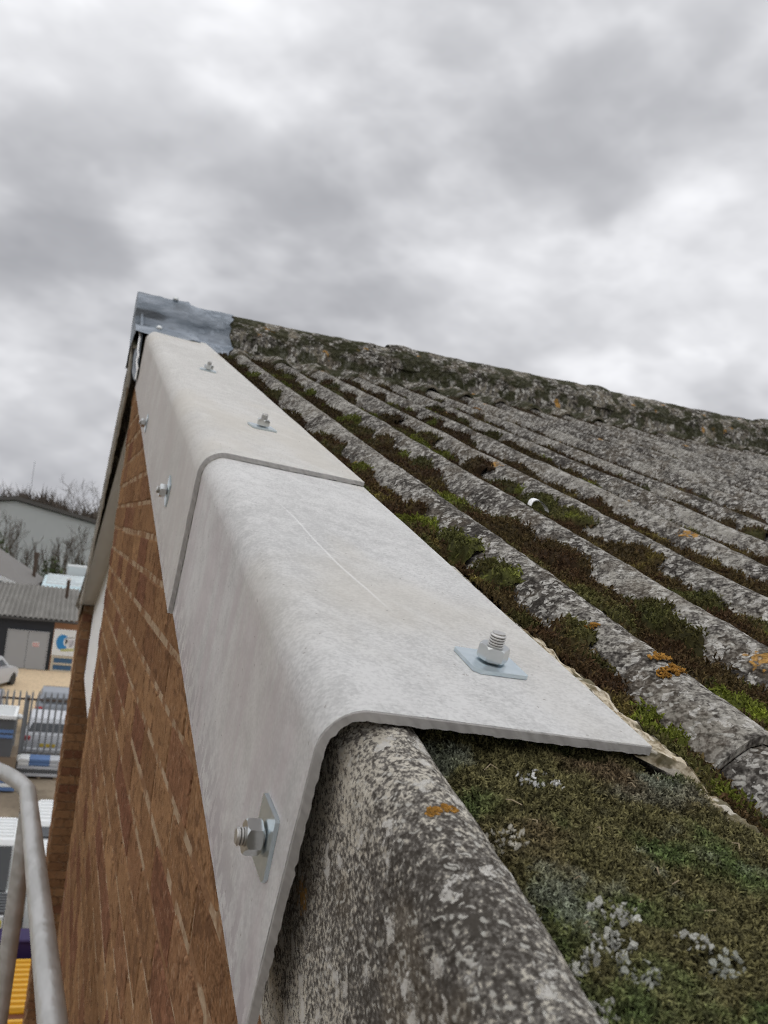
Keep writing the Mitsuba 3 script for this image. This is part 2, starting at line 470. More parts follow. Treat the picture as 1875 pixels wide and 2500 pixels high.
def sweep(o, i, s0, s1, ds, rough=.0, seed=0, tfm=RF, arc0=0.0, wob=.0, flip=False):
    n = max(2, int((s1 - s0) / ds))
    ss = np.linspace(s0, s1, n + 1)
    arc = arc0 + np.concatenate([[0], np.cumsum(np.linalg.norm(np.diff(o, axis=0), axis=1))])

    def lay(pr, amp):
        X = np.broadcast_to(pr[:, None, 0], (len(pr), n + 1)).copy()
        N = np.broadcast_to(pr[:, None, 1], (len(pr), n + 1)).copy()
        S = np.broadcast_to(ss, X.shape).copy()
        if amp:
            t = np.gradient(pr, axis=0)
            t /= np.linalg.norm(t, axis=1, keepdims=True)
            d = nfbm(np.stack([X, S, N], -1), 55, 4, seed) * amp + nfbm(np.stack([X, S, N], -1), 9, 2, seed + 3) * amp * 1.6
            X -= t[:, 1][:, None] * d
            N += t[:, 0][:, None] * d
        if wob:
            rr = np.random.default_rng(seed)
            S[:, 0] += np.convolve(rr.normal(0, wob, len(pr)), [.3, .4, .3], 'same')
        return np.stack([X, S, N], -1)
    O, I = lay(o, rough), lay(i, rough)
    uv = np.stack([np.broadcast_to(arc[:, None], O.shape[:2]), O[..., 1]], -1)
    main = [grid(tfm(O), uv, not flip), grid(tfm(I), uv, flip)]

    def strip(a, b, f):
        return grid(tfm(np.stack([a, b], 1)), np.zeros((len(a), 2, 2)), f)
    ends = [strip(O[:, 0], I[:, 0], not flip), strip(O[:, -1], I[:, -1], flip), strip(O[0], I[0], flip), strip(O[-1], I[-1], not flip)]
    return main, ends


# old verge board, weathered, left in place under the new ones
ro = .0240
cxr, cnr = .1752, -.2280
o = [np.array([.151, -.43 + .188 * t]) for t in np.linspace(0, 1, 14)]
o += [np.array([cxr, cnr]) + ro * np.array([math.cos(a), math.sin(a)]) for a in np.linspace(math.pi * 1.02, .16, 26)]
o += [np.array([.2015 + (.384 - .2015) * t, -.2365 + .001 * t]) for t in np.linspace(0, 1, 26)]
o = np.array(o)
tt = np.gradient(o, axis=0); tt /= np.linalg.norm(tt, axis=1, keepdims=True)
i_ = o + np.c_[tt[:, 1], -tt[:, 0]] * .007
main, ends = sweep(o, i_, -1.2, .886, .006, .0026, 12, arc0=3.0, wob=.002)
m, uv = join(main + ends)
key = put(B + '__old_barge_board', m, 'old_barge', True, uv)
tag(key, 'weathered lichen-spotted old barge board left under the new one')
# further up only its roll and leg remain under the new boards
o2 = o[:44]
main, ends = sweep(o2, i_[:44], .89, 3.36, .03, .002, 14, arc0=5.0)
m, uv = join(main + ends)
put(B + '__old_barge_board', m, 'old_barge', True, uv)


# far verge: the old board of the other slope
def FARF(p):
    q = RF(p)
    return np.stack([q[..., 0] - KX * (p[..., 1] - .4) * 2, 2 * YR - q[..., 1], q[..., 2]], -1)


main, ends = sweep(o2 + [.012, 0], i_[:44] + [.012, 0], -2.3, 3.58, .04, .004, 15, FARF, arc0=8.0, flip=True)
m, uv = join(main + ends)
key = put(B + '__far_barge_board', m, 'old_barge', True, uv)
tag(key, 'dark weathered barge board on the far slope of the gable')


# cream mortar along the edge of the old wing
def fillet():
    ss = np.arange(.352, .875, .0022)
    ts = np.linspace(0, 1, 14)
    S, Tt = np.meshgrid(ss, ts, indexing='ij')
    w = .034 * np.clip(1.18 - 1.0 * (ss - .36) / .52, .16, 1) + .006 * nfbm(np.c_[ss * 40, ss * 0, ss * 0], 1, 4, 3)
    xa = np.where(ss > .425, .326, .354)
    xb = np.where(ss > .425, .338, .356) + np.where(ss > .425, w, .032 * np.clip((ss - .352) / .02, .1, 1))
    X = xa[:, None] + (xb - xa)[:, None] * Tt
    base = -.2085 - .012 * Tt ** 1.5 - np.where(ss < .425, .0145, 0)[:, None]
    bump_ = nfbm(np.stack([X, S, 0 * X], -1), 120, 4, 8) * .008 + nfbm(np.stack([X, S, 0 * X], -1), 28, 3, 9) * .008
    N = np.minimum(base + bump_, np.where((X < .336) & (S > .425), -.2125, 1))
    N[:, -1] -= .012
    return grid(RF(np.stack([X, S, N], -1)), None, True)


v, f, u = fillet()
key = put(B + '__mortar_fillet', (v, f), 'cream_mortar', True, u)
tag(key, 'cream crumbling mortar along the edge of the old board')


# ---- ridge caps
def ridge_piece(xa, xb, rad, dx=.02, seed=0):
    xs = np.linspace(xa, xb, int((xb - xa) / dx) + 1)
    zc = ZR + .033
    prof = []
    for t in np.linspace(0, 1, 14)[:-1]:              # near wing, lying on the sheets, corrugated towards its foot
        yy = YR - .262 + t * (.262 - .094)
        prof.append((yy, 'w', 1 - t))
    for a in np.linspace(math.pi * .98, math.pi * .02, 22):
        prof.append((a, 'r', 0))
    for t in np.linspace(0, 1, 8)[1:]:
        prof.append((YR + .094 + t * .17, 'w', t))
    P = np.zeros((len(prof), len(xs), 3))
    for i, (a, kind, fade) in enumerate(prof):
        if kind == 'r':
            P[i, :, 1] = YR + rad * math.cos(a)
            P[i, :, 2] = zc - .01 + rad * 1.0 * math.sin(a)
        else:
            P[i, :, 1] = a
            s_ = (a - 0) / CA if a < YR else (2 * YR - a) / CA
            xr = xs - KX * (s_ - .4)
            cr = crest_n(xr) - NTOP
            P[i, :, 2] = roof_z(a) + .0125 / CA + cr * min(1, fade * 1.6) - (.004 if fade < .3 else 0)
        P[i, :, 0] = xs
    d = nfbm(P, 22, 3, seed) * .014
    P[..., 2] += d
    P[..., 1] -= d * .6
    Q = P.copy()
    Q[..., 2] -= .011
    uvq = np.stack([np.broadcast_to(np.arange(len(prof))[:, None] * .02, P.shape[:2]), P[..., 0]], -1)
    parts = [grid(P, uvq, True), grid(np.stack([P[0], Q[0]], 0), None, False), grid(np.stack([P[:, 0], Q[:, 0]], 1), None, True), grid(np.stack([P[:, -1], Q[:, -1]], 1), None, False)]
    return join(parts)


xx = .125
for k, xe in enumerate([1.113, 2.02, 2.93, 3.84, 4.75, 5.66, 6.57]):
    m, uv = ridge_piece(xx, xe + .09, .098 + .0 * k - .006 * (k % 1), .012, 40 + k)
    if k:
        m = (m[0] + [0, 0, .009 * (k % 2) + .001 * k], m[1])
    put(B + '__ridge_cap', m, 'ridge_asbestos', True, uv)
    xx = xe
# collar lumps of mortar at the joints
for xj in (1.113, 2.02, 2.93, 3.84):
    an = np.linspace(math.pi, 0, 20)
    P = np.zeros((20, 8, 3))
    for j, t in enumerate(np.linspace(-1, 1, 8)):
        rr = .103 + .012 * (1 - t * t)
        P[:, j] = np.c_[np.full(20, xj + .045 + t * .055), YR + rr * np.cos(an), ZR + .025 + rr * np.sin(an)]
    P[..., 2] += nfbm(P, 30, 3, 3) * .012
    v, f, u = grid(P, np.stack([np.broadcast_to(an[:, None] * .1, P.shape[:2]), P[..., 0]], -1), True)
    put(B + '__ridge_collar', (v, f), 'ridge_asbestos', True, u)


# painted flashing over the ridge end
def flashing():
    parts = []
    xs = np.linspace(.122, .465, 36)
    an = np.linspace(math.pi * 1.0, .02, 26)
    zc = ZR + .023
    ap = np.linspace(0, 1, 12)[:-1]
    P = np.zeros((len(ap) + len(an), len(xs), 3))
    for j, x in enumerate(xs):
        r = .116 if x < .315 else .107
        foot = .335 - .135 * max(0, (x - .30) / .165) ** 1.3
        for i, t in enumerate(ap):
            y = YR - foot + t * (foot - r)
            s_ = y / CA
            xr = x - KX * (s_ - .4)
            cr = (crest_n(np.array([xr]))[0] - NTOP) * (1 - t) if x > .345 else 0
            P[i, j] = [x, y, float(roof_z(y)) + ((.034 if x < .345 else .021) * min(1, .62 + 1.6 * t)) + cr * .8]
        P[len(ap):, j] = np.c_[np.full(len(an), x), YR + r * np.cos(an), zc + r * np.sin(an)]
    d = nfbm(P, 16, 3, 17) * .016 + nfbm(P, 45, 2, 18) * .004
    P[..., 2] += d
    P[..., 1] -= .5 * d
    P[:, -1, 0] += nfbm(P[:, -1], 30, 3, 5) * .05
    parts.append(grid(P, None, True))
    # closed gable end
    c = np.array([[.120, YR, zc - .10]] * P.shape[0])
    parts.append(grid(np.stack([P[:, 0], c], 1), None, True))
    return join(parts)


m, uv = flashing()
key = put(B + '__ridge_flashing', m, 'grey_paint', True, uv)
tag(key, 'blue grey painted waterproofing over the end of the ridge')
put(B + '__ridge_flashing__end_patch', prism_x([(3.26, float(roof_z(3.26)) - .15), (3.56, ZR - .15), (3.80, float(roof_z(3.80)) - .13), (3.80, float(roof_z(3.80)) + .03), (3.62, ZR + .08), (3.50, ZR + .08), (3.26, float(roof_z(3.26)) + .02)], .1395, .1475), 'grey_paint')
# small fixings on the flashing, white paint run beside the board
for x, y, z in ((.258, YR - .05, ZR + .128), (.2, YR - .27, ZR - .035)):
    b = trimesh.creation.icosphere(2, .011); b.apply_translation([x, y, z + .004])
    put(B + '__fixing_cap', b, 'bright_zinc', True)
pts = np.array([[.1375, 3.27 - .16 * t, ZR - .045 - .20 * t] for t in np.linspace(0, 1, 14)])
pts[:, 0] += rb.normal(0, .0015, 14)
put(B + '__white_sealant', tube(pts, .0022 + .0022 * rb.random(14), 6), 'white_paint', True)

# ================================================================== NEW BARGE BOARDS
o, i_ = board_profile(.398, .1267, .1337, .155, -.1955, .335, -.2055, .0255, .0058)


def barge(label, s0, s1, off, seed):
    key = thing('barge_board', label, 'barge board', 'new barge boards')
    dd = np.gradient(o, axis=0); dd /= np.linalg.norm(dd, axis=1, keepdims=True)
    out = np.c_[-dd[:, 1], dd[:, 0]] * off
    main, ends = sweep(o + out, i_ + out, s0, s1, .02, .0006, seed, wob=.0)
    m, uv = join(main)
    scene[key] = mikit.ply(m, 'fibre_cement', smooth=True, uv=uv)
    # the sawn edges, a little ragged along their lower arris
    fine_o, fine_i = [], []
    oo, ii = o + out, i_ + out
    for a in range(len(oo) - 1):
        L = np.linalg.norm(oo[a + 1] - oo[a])
        for t in np.arange(0, 1, max(.03, .0016 / L)):
            fine_o.append(oo[a] + (oo[a + 1] - oo[a]) * t); fine_i.append(ii[a] + (ii[a + 1] - ii[a]) * t)
    fine_o.append(oo[-1]); fine_i.append(ii[-1])
    fo, fi = np.array(fine_o), np.array(fine_i)
    rr = np.random.default_rng(seed)
    fi = fi + (fi - fo) * np.convolve(rr.normal(0, .09, len(fo)), [.3, .4, .3], 'same')[:, None]
    mid = fo + (fi - fo) * .12

    def lay(pr, s):
        return np.c_[pr[:, 0], np.full(len(pr), s), pr[:, 1]]
    g = np.stack([lay(fo, s0), lay(mid, s0 - .0006), lay(fi, s0 - .0004), lay(fi, s0 + .004)], 1)
    m2, u2 = join([grid(RF(g), None, True)] + ends[1:])
    put(key + '__cut_edge', m2, 'cut_fibre_cement', False)
    return key


BB0 = barge('new pale grey barge board nearest the camera with a sawn front edge', .4265, 1.26, 0.0, 31)
BB1 = barge('new pale grey barge board further up, lapped over the nearer one', 1.109, 3.372, .0062, 32)


# ---- bolts
def hexnut(af, h):
    r = af / math.sqrt(3)
    hx = m3.Manifold.cylinder(h, r, r, 6)
    q = r * 1.001
    prof = m3.CrossSection([[(0, -.0001), (q * .90, -.0001), (q, h * .10), (q, h * .84), (q * .88, h + .0001), (0, h + .0001)]])
    return mesh_of(hx ^ m3.Manifold.revolve(prof, 48))


def stud(r, h, pitch=.0018):
    z, pr = 0.0, [(0, 0)]
    while z < h - pitch:
        pr += [(r * .80, z), (r, z + pitch * .42), (r, z + pitch * .62), (r * .80, z + pitch)]
        z += pitch
    pr += [(r * .80, z), (r * .80, h - .0004), (r * .78, h), (0, h)]
    mm = trimesh.creation.revolve(np.array(pr), sections=28)
    return mm


def plate(a, th, chip=.004):
    from shapely.geometry import Polygon
    h = a / 2
    pg = Polygon([(-h, -h + chip), (-h + chip, -h), (h - .0015, -h), (h, -h + .0015), (h, h - .0015), (h - .0015, h), (-h + .0015, h), (-h, h - .0015)])
    e = trimesh.creation.extrude_polygon(pg, th, engine='earcut')
    return e


def bolt(board, s, side, x=None, n=None, rot=.05, off=0.0, hx=.2, tilt=(0, 0), out=.0225):
    """side 'w': on the flat wing at x; 'l': on the leg at n"""
    st, nu, pl = stud(.0055, out), hexnut(.0182, .0095), plate(.0385, .0026)
    nu.apply_translation([0, 0, .0042])
    nu.apply_transform(trimesh.transformations.rotation_matrix(hx, [0, 0, 1]))
    for me in (st, nu):
        me.apply_transform(trimesh.transformations.rotation_matrix(tilt[0], [1, 0, 0]))
        me.apply_transform(trimesh.transformations.rotation_matrix(tilt[1], [0, 1, 0]))
    pl.apply_transform(trimesh.transformations.rotation_matrix(rot, [0, 0, 1]))
    t = np.interp
    if side == 'w':
        j = (x - .159) / (.335 - .159)
        base = np.array([x, s, -.1955 - .010 * j + off + .0003])
        ax = [np.array([1, 0, -.055]), np.array([0, 1, 0]), np.array([.055, 0, 1])]
    else:
        j = (n + .398) / .177
        base = np.array([.1267 + .007 * j - off - .0003, s, n])
        ax = [np.array([0, 1, 0]), np.array([.04, 0, 1]), np.array([-1, 0, .04])]
    A = np.array(ax)

    def place(me):
        return (RF(base + me.vertices @ A), me.faces if side == 'w' else me.faces)
    k = uniq(board + '__bolt')
    scene[k] = mikit.ply(trimesh.Trimesh(*place(st), process=False), 'dull_thread', smooth=30)
    put(k + '__nut', trimesh.Trimesh(*place(nu), process=False), 'bright_zinc', False)
    put(k + '__washer_plate', trimesh.Trimesh(*place(pl), process=False), 'zinc', False)
    return k


bolt(BB0, .523, 'w', x=.2695, rot=.03, hx=.76)
bolt(BB1, 1.411, 'w', x=.247, rot=.10, off=.0062, hx=.5)
bolt(BB1, 2.229, 'w', x=.238, rot=-.1, off=.0062, hx=.9)
bolt(BB0, .471, 'l', n=-.299, rot=-.12, hx=.15, out=.0185)
bolt(BB1, 1.407, 'l', n=-.312, rot=.2, off=.0062, hx=.6, out=.0185)
bolt(BB1, 2.283, 'l', n=-.348, rot=.1, off=.0062, hx=.3, out=.0185)


# ================================================================== MOSS AND LICHEN
def moss_tint(P, rnd, green=.5):
    a = .6 * nfbm(P, 20, 3, 51) + .55 * nfbm(P, 55, 3, 53) + .5
    b = .5 * nfbm(P, 9, 2, 52) + .6 * nfbm(P, 38, 3, 54) + .5
    g = np.clip((a - .47) * 6 + .5, 0, 1)[:, None]
    brown, olive, bright = np.array([.042, .025, .012]), np.array([.046, .044, .015]), np.array([.135, .155, .022])
    c = brown + (olive - brown) * g
    br = np.clip((b - .60) * 9, 0, 1)[:, None] * np.clip((a - .36) * 8, 0, 1)[:, None]
    c = c + (bright - c) * br * .8
    return c * (.55 + .9 * rnd[:, None])


def moss_kind(c, k):
    """cushions of different mosses: brown, olive, fresh green, grey-green"""
    k = k[:, None]
    m = c.mean(1, keepdims=True) / .045
    kinds = [(.15, (.060, .034, .017)), (.50, (.062, .066, .020)), (.72, (.125, .150, .020)), (.95, (.095, .115, .075))]
    out = c * 1.25
    for lo, col in kinds:
        if lo != .15:
            out = np.where(k > lo + .05, .35 * c + .65 * np.array(col) * np.clip(m, .5, 1.6), out)
    return np.where(k < .22, .4 * c + .6 * np.array(kinds[0][1]) * np.clip(m, .5, 1.6), out)


def tufts(P, Nrm, size, wid, tint, blades=4, seed=0, lean=.75):
    """small pointed moss leaves round every point"""
    r = np.random.default_rng(seed)
    n = len(P)
    V, C = [], []
    for b in range(blades):
        a = r.random(n) * 2 * np.pi
        d = np.stack([np.cos(a), np.sin(a), 0 * a], -1)
        d -= (d * Nrm).sum(1, keepdims=True) * Nrm
        d /= np.linalg.norm(d, axis=1, keepdims=True)
        s = np.cross(Nrm, d)
        L = size * (.55 + .9 * r.random(n))[:, None]
        k = (lean * r.random(n))[:, None]
        base = P - Nrm * size * .25
        tip = P + Nrm * L * (1 - .45 * k) + d * L * k
        midp = P + Nrm * L * .55 + d * L * k * .3
        w = wid * (.7 + .6 * r.random(n))[:, None]
        V.append(np.stack([base - s * w * .6, base + s * w * .6, midp + s * w * .5, tip, midp - s * w * .5], 1))
        c = tint * (.8 + .4 * r.random(n))[:, None]
        C.append(np.stack([c * .75, c * .75, c, c * 1.25, c], 1))
    V, C = np.concatenate(V), np.concatenate(C)
    k = np.arange(len(V))[:, None] * 5
    F = np.concatenate([k + [0, 1, 2], k + [0, 2, 4], k + [4, 2, 3]])
    return V.reshape(-1, 3), F, C.reshape(-1, 3)


NUP = np.array([0, -SA, CA])

# -- valley moss
VV, VF, VC, at = [], [], [], 0
SP, SG, SK = [], [], []
for vi in range(-1, 22):
    xc = X0 + PITCH * (vi + .5)
    smax = 3.36
    ds = .005 if vi < 4 else .009
    xs = np.linspace(xc - .062, xc + .062, 26)
    ss = np.arange(.10 if vi < 3 else .5, smax, ds)
    S, X = np.meshgrid(ss, xs, indexing='ij')
    Pn = np.stack([X, S, 0 * X], -1)
    left = (X - xc) / .062
    fill0 = [.024, .021, .019, .023, .026, .028, .030, .031, .032, .033, .033, .033, .033, .033][min(vi + 1, 13)]
    fade = np.interp(S, [0, 1.2, 2.2, 3.1, 3.25, 3.36], [1, 1, .95, .9, 1.1, 1.35])
    lumps = nfbm(Pn + [0, 0, vi], 9, 2, 61) * (.030 if vi < 4 else .016) + nfbm(Pn, 40, 3, 65) * .014 + nfbm(Pn, 120, 3, 63) * .009
    gap = np.clip((nfbm(Pn * [.6, 1, 1] + [0, 0, vi * 3.1], 7, 2, 64) - .10) * 6, 0, 1) * (.03 if vi < 4 else .012)
    N = NTOP - DEPTH + fill0 * fade + lumps - .010 * left ** 2 - gap + .004
    K_ = np.full(N.shape, .15)
    rc = np.random.default_rng(900 + vi)
    ncush = int([118, 116, 110, 90, 75, 60, 46, 36, 28, 24, 20, 16, 12, 10][min(vi + 1, 13)])
    for _ in range(ncush):
        sc_ = ss[0] + (smax - ss[0]) * rc.random() ** 1.25
        xo = xc + rc.uniform(-.030, .036)
        rad = rc.uniform(.012, .036) * (1.0 if vi < 4 else .8)
        hh = rad * rc.uniform(.5, 1.0)
        a0, a1 = np.searchsorted(ss, [sc_ - rad * 1.7, sc_ + rad * 1.7])
        if a1 <= a0:
            continue
        dd = np.sqrt(((X[a0:a1] - xo) / rad) ** 2 + ((S[a0:a1] - sc_) / (rad * 1.45)) ** 2) * (1 + .9 * nfbm(Pn[a0:a1], 45, 2, 66))
        c_ = crest_n(np.array([xo]))[0] * .6 + crest_n(X[a0:a1]) * .4 + hh * np.sqrt(np.clip(1 - dd ** 2, 0, 1)) + nfbm(Pn[a0:a1], 110, 3, 63) * .008
        c_ = np.minimum(c_, NTOP - .009 + .016 * nfbm(Pn[a0:a1], 24, 3, 67))
        up = (dd < 1) & (c_ > N[a0:a1])
        N[a0:a1] = np.where(up, c_, N[a0:a1])
        K_[a0:a1] = np.where(up, rc.random(), K_[a0:a1])
    if vi == -1:
        N = np.where((S < .90) & (X > .38), np.maximum(N, -.2335 - .30 * (X - .384) + nfbm(Pn, 60, 3, 68) * .010), N)
    ok = N > crest_n(X) - .002
    if vi == -1:
        over = (S > .43) & (X < .352) | (S <= .886) & (X < .386)
        ok &= ~((S <= .886) & (X < .384))
        N = np.where((S > .8), np.minimum(N, -.208 - .05 * np.clip(.345 - X, 0, 1)), N)
    P = RF(np.stack([X, S, N], -1))
    v, f, _ = grid(P, None, False)
    okf = ok.reshape(-1)
    f = f[okf[f].all(1)]
    rnd = rng.random(len(v)) * .6 + .2
    gr = np.interp(ss, [0, .7, 1.3, 2.4, 3.2, 3.36], [.58, .56, .46, .42, .52, .62])
    tint = moss_tint(v, rnd, np.repeat(gr, len(xs)).reshape(-1))if False else moss_tint(v, rnd, .5)
    cushion = K_.reshape(-1)
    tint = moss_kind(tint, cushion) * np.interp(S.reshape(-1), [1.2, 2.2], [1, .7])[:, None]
    VV.append(v); VF.append(f + at); VC.append(tint * .55); at += len(v)
    pts = P.reshape(-1, 3)[okf]
    sv = S.reshape(-1)[okf]
    # leaf tips, denser near the lens
    dens = np.interp(sv, [.1, .7, 1.5, 3.4], [6.0, 3.6, 1.3, .4]) * (1 if vi < 5 else .5)
    cnt = rng.poisson(dens)
    q = np.repeat(pts, cnt, 0)
    sq = np.repeat(sv, cnt)
    SK.append(np.repeat(cushion[okf], cnt))
    q = q + rng.normal(0, .0022, q.shape)
    SP.append(q); SG.append(sq)
V, F, C = np.vstack(VV), np.vstack(VF), np.vstack(VC) * 1.6
q, sq = np.vstack(SP), np.concatenate(SG)
nr = NUP + rng.normal(0, .6, q.shape)
nr /= np.linalg.norm(nr, axis=1, keepdims=True)
size = np.interp(sq, [.1, 1.0, 3.4], [.0038, .0050, .008])[:, None]
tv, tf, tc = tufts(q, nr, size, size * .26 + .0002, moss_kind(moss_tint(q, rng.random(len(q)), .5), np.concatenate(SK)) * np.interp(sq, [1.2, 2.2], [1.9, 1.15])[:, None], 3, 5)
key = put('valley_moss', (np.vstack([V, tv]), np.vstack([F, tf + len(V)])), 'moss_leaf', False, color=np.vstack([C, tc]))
tag(key, 'brown and green moss filling the valleys between the roof corrugations', 'moss', kind='stuff')

# -- moss mat on the flat of the old board
xs = np.linspace(.192, .388, 74)
ss = np.arange(-.12, .66, .0028)
S, X = np.meshgrid(ss, xs, indexing='ij')
Pn = np.stack([X, S, 0 * X], -1)
edgeL = np.clip((X - .192) / .022, 0, 1)
edgeR = np.clip((.386 - X + .010 * nfbm(Pn, 40, 3, 71)) / .02, 0, 1)
bare = np.clip(((X - .352) / .02), 0, 1) * np.clip(1 - np.abs(S - .392) / .045, 0, 1) * 1.5
h = .0165 * np.sqrt(edgeL) * np.sqrt(edgeR) + (nfbm(Pn, 22, 3, 72) * .009 + nfbm(Pn, 80, 3, 73) * .008) * edgeL - .012 * bare
h += .006 * np.clip((S - .36) / .06, 0, 1) * edgeL * (X > .24) * (nfbm(Pn, 14, 2, 75) + .5)
N = -.2392 + h
N = np.where(S > .415, np.minimum(N, -.2155 + (X - .20) * -.02 - .03 * np.clip((X - .325) / .03, 0, 1)), N)
P = RF(np.stack([X, S, N], -1))
v, f, _ = grid(P, None, False)


def mat_tint(P, rnd):
    a = nfbm(P, 26, 3, 81) + .5
    b = nfbm(P, 13, 3, 82) + .5
    olive, green, grey, brown = np.array([.165, .150, .066]), np.array([.118, .160, .056]), np.array([.28, .305, .24]), np.array([.150, .105, .064])
    c = olive + (green - olive) * np.clip((a - .5) * 6, 0, 1)[:, None]
    c = c + (grey - c) * (np.clip((nfbm(P, 32, 3, 83) - .09) * 9, 0, 1) * .75)[:, None]
    c = c + (brown - c) * np.clip((b - .56) * 7, 0, .85)[:, None]
    return c * (.28 + 1.15 * rnd[:, None] ** 1.5)


okf = (h > .0005).reshape(-1)
f = f[okf[f].all(1)]
rnd = rng.random(len(v))
c0 = mat_tint(v, rnd * .5) * .5
pts = P.reshape(-1, 3)[okf]
sv = S.reshape(-1)[okf]
cnt = rng.poisson(np.where((sv < .46) & (sv > .16), 3.6, .5))
q = np.repeat(pts, cnt, 0) + rng.normal(0, .0013, (cnt.sum(), 3)) * [1, 1, .5]
nr = NUP + rng.normal(0, .32, q.shape)
nr /= np.linalg.norm(nr, axis=1, keepdims=True)
tv, tf, tc = tufts(q, nr, .0036, .0008, mat_tint(q, rng.random(len(q))), 6, 9, .95)
key = put('moss_mat', (np.vstack([v, tv]), np.vstack([f, tf + len(v)])), 'moss_leaf', False, color=np.vstack([c0, tc]))
tag(key, 'dense dark green moss mat covering the flat of the old barge board', 'moss', kind='stuff')


# -- lichens
def mat_n(x, s):
    i, j = np.argmin(np.abs(ss - s)), np.argmin(np.abs(xs - x))
    return N[i, j]


def lobes(cx, cs, rad, count, size, col, seed, base=None, spread=.35, lift=.004):
    r = np.random.default_rng(seed)
    V, F, C, at = [], [], [], 0
    for k in range(count):
        a, d = r.random() * 2 * np.pi, rad * math.sqrt(r.random())
        x, s = cx + d * math.cos(a) * 1.15, cs + d * math.sin(a) * .9
        n0 = (mat_n(x, s) if base is None else base(x, s)) + lift * (.3 + r.random())
        m_ = 11
        an = np.linspace(0, 2 * np.pi, m_, endpoint=False)
        R = size * (.5 + .7 * r.random()) * (.75 + .35 * r.random(m_))
        e1 = np.array([1, 0, r.normal(0, spread)]); e2 = np.array([0, 1, r.normal(0, spread)])
        ring = np.array([x, s, n0]) + R[:, None] * (np.cos(an)[:, None] * e1 + np.sin(an)[:, None] * e2)
        ring[:, 2] += r.normal(0, size * .22, m_)
        v_ = np.vstack([[x, s, n0 - size * .12], ring, ring - [0, 0, .0007]])
        jj = np.arange(m_)
        f_ = np.vstack([np.stack([0 * jj, 1 + jj, 1 + (jj + 1) % m_], 1), np.stack([1 + jj, 1 + m_ + jj, 1 + (jj + 1) % m_], 1), np.stack([1 + (jj + 1) % m_, 1 + m_ + jj, 1 + m_ + (jj + 1) % m_], 1)])
        c = np.array(col) * (.5 + .7 * r.random())
        V.append(v_); F.append(f_ + at); C.append(np.tile(c, (len(v_), 1))); at += len(v_)
    return RF(np.vstack(V)), np.vstack(F), np.vstack(C)


PALE, GREY, ORANGE = (.40, .40, .36), (.30, .31, .27), (.34, .175, .038)
LP = [(.252, .402, .014, 26, .0036, (.56, .56, .54), 'white crumbling lichen patch close under the edge of the new board'),
      (.238, .296, .012, 34, .0040, PALE, 'pale lichen rosette above the red-brown scrap on the moss mat'),
      (.226, .277, .010, 26, .0042, PALE, 'lobed pale lichen rosette left of centre on the moss mat'),
      (.206, .268, .010, 28, .0042, PALE, 'pale lichen rosette at the left rim of the moss mat beside the old roll'),
      (.265, .276, .009, 18, .0034, PALE, 'streaky pale lichen patch on the right part of the moss mat'),
      (.270, .262, .010, 24, .0038, GREY, 'rightmost grey lichen patch low on the moss mat'),
      (.211, .350, .012, 34, .0032, (.40, .38, .32), 'beige granular lichen patch on the moss next to the old roll'),
      (.230, .262, .010, 22, .0040, GREY, 'grey lichen rosette lowest in the middle of the moss mat'),
      (.199, .300, .010, 30, .0034, GREY, 'grey-green lichen clump wedged between the old roll and the moss'),
      (.203, .245, .008, 18, .0036, PALE, 'small pale lichen clump at the bottom edge next to the old roll')]
for k, (a, b, r_, cnt, sz, col, lab) in enumerate(LP):
    v, f, c = lobes(a, b, r_ * .85, int(cnt * 1.7), sz * .40, col, 100 + k, None, .5, .0034)
    key = put('pale_lichen', (v, f), 'lichen', False, color=c)
    tag(key, lab, 'lichen', 'pale lichen patches on the moss mat')


def roll_n(x, s):
    return cnr + math.sqrt(max(1e-6, ro ** 2 - (x - cxr) ** 2)) + .0005


OP = [(.169, .345, .0032, 14, .0020, roll_n, 'left one of two small orange lichen spots on the old roll'),
      (.178, .347, .0038, 16, .0020, roll_n, 'right one of two small orange lichen spots on the old roll'),
      (.457, .585, .010, 26, .0046, lambda x, s: crest_n(np.array([x]))[0] + .001, 'long orange lichen patch on the nearest corrugation crest'),
      (.462, .612, .008, 18, .0040, lambda x, s: crest_n(np.array([x]))[0] + .001, 'orange lichen patch just above the long one on the nearest crest'),
      (.445, .694, .006, 12, .0036, lambda x, s: crest_n(np.array([x]))[0] + .001, 'small orange lichen spot higher up on the nearest crest'),
      (1.205, 2.875, .022, 26, .009, lambda x, s: crest_n(np.array([x]))[0] + .002, 'orange lichen patch far up the roof below the ridge')]
for k, (a, b, r_, cnt, sz, fn, lab) in enumerate(OP):
    v, f, c = lobes(a, b, r_, int(cnt * 1.8), sz * .62, ORANGE, 200 + k, fn, .10, .0006)
    key = put('orange_lichen', (v, f), 'lichen', False, color=c)
    tag(key, lab, 'lichen', 'orange lichen spots on the roof')
# curled white scrap lying in a valley
an = np.linspace(.2, 2.6, 14)
P = np.stack([np.stack([.676 + .016 * np.cos(an), 1.282 + .02 * np.sin(an) + w, -.236 + .016 * np.sin(an) + 0 * an], -1) for w in (-.006, .002, .008)], 1)
v, f, _ = grid(RF(P))
v2, f2, _ = grid(RF(P - [0, 0, .0016]))
key = put('plastic_scrap', (np.vstack([v, v2]), np.vstack([f, f2[:, ::-1] + len(v)])), 'white_paint', True)
tag(key, 'curled white plastic scrap lying in a mossy valley of the roof', 'scrap')
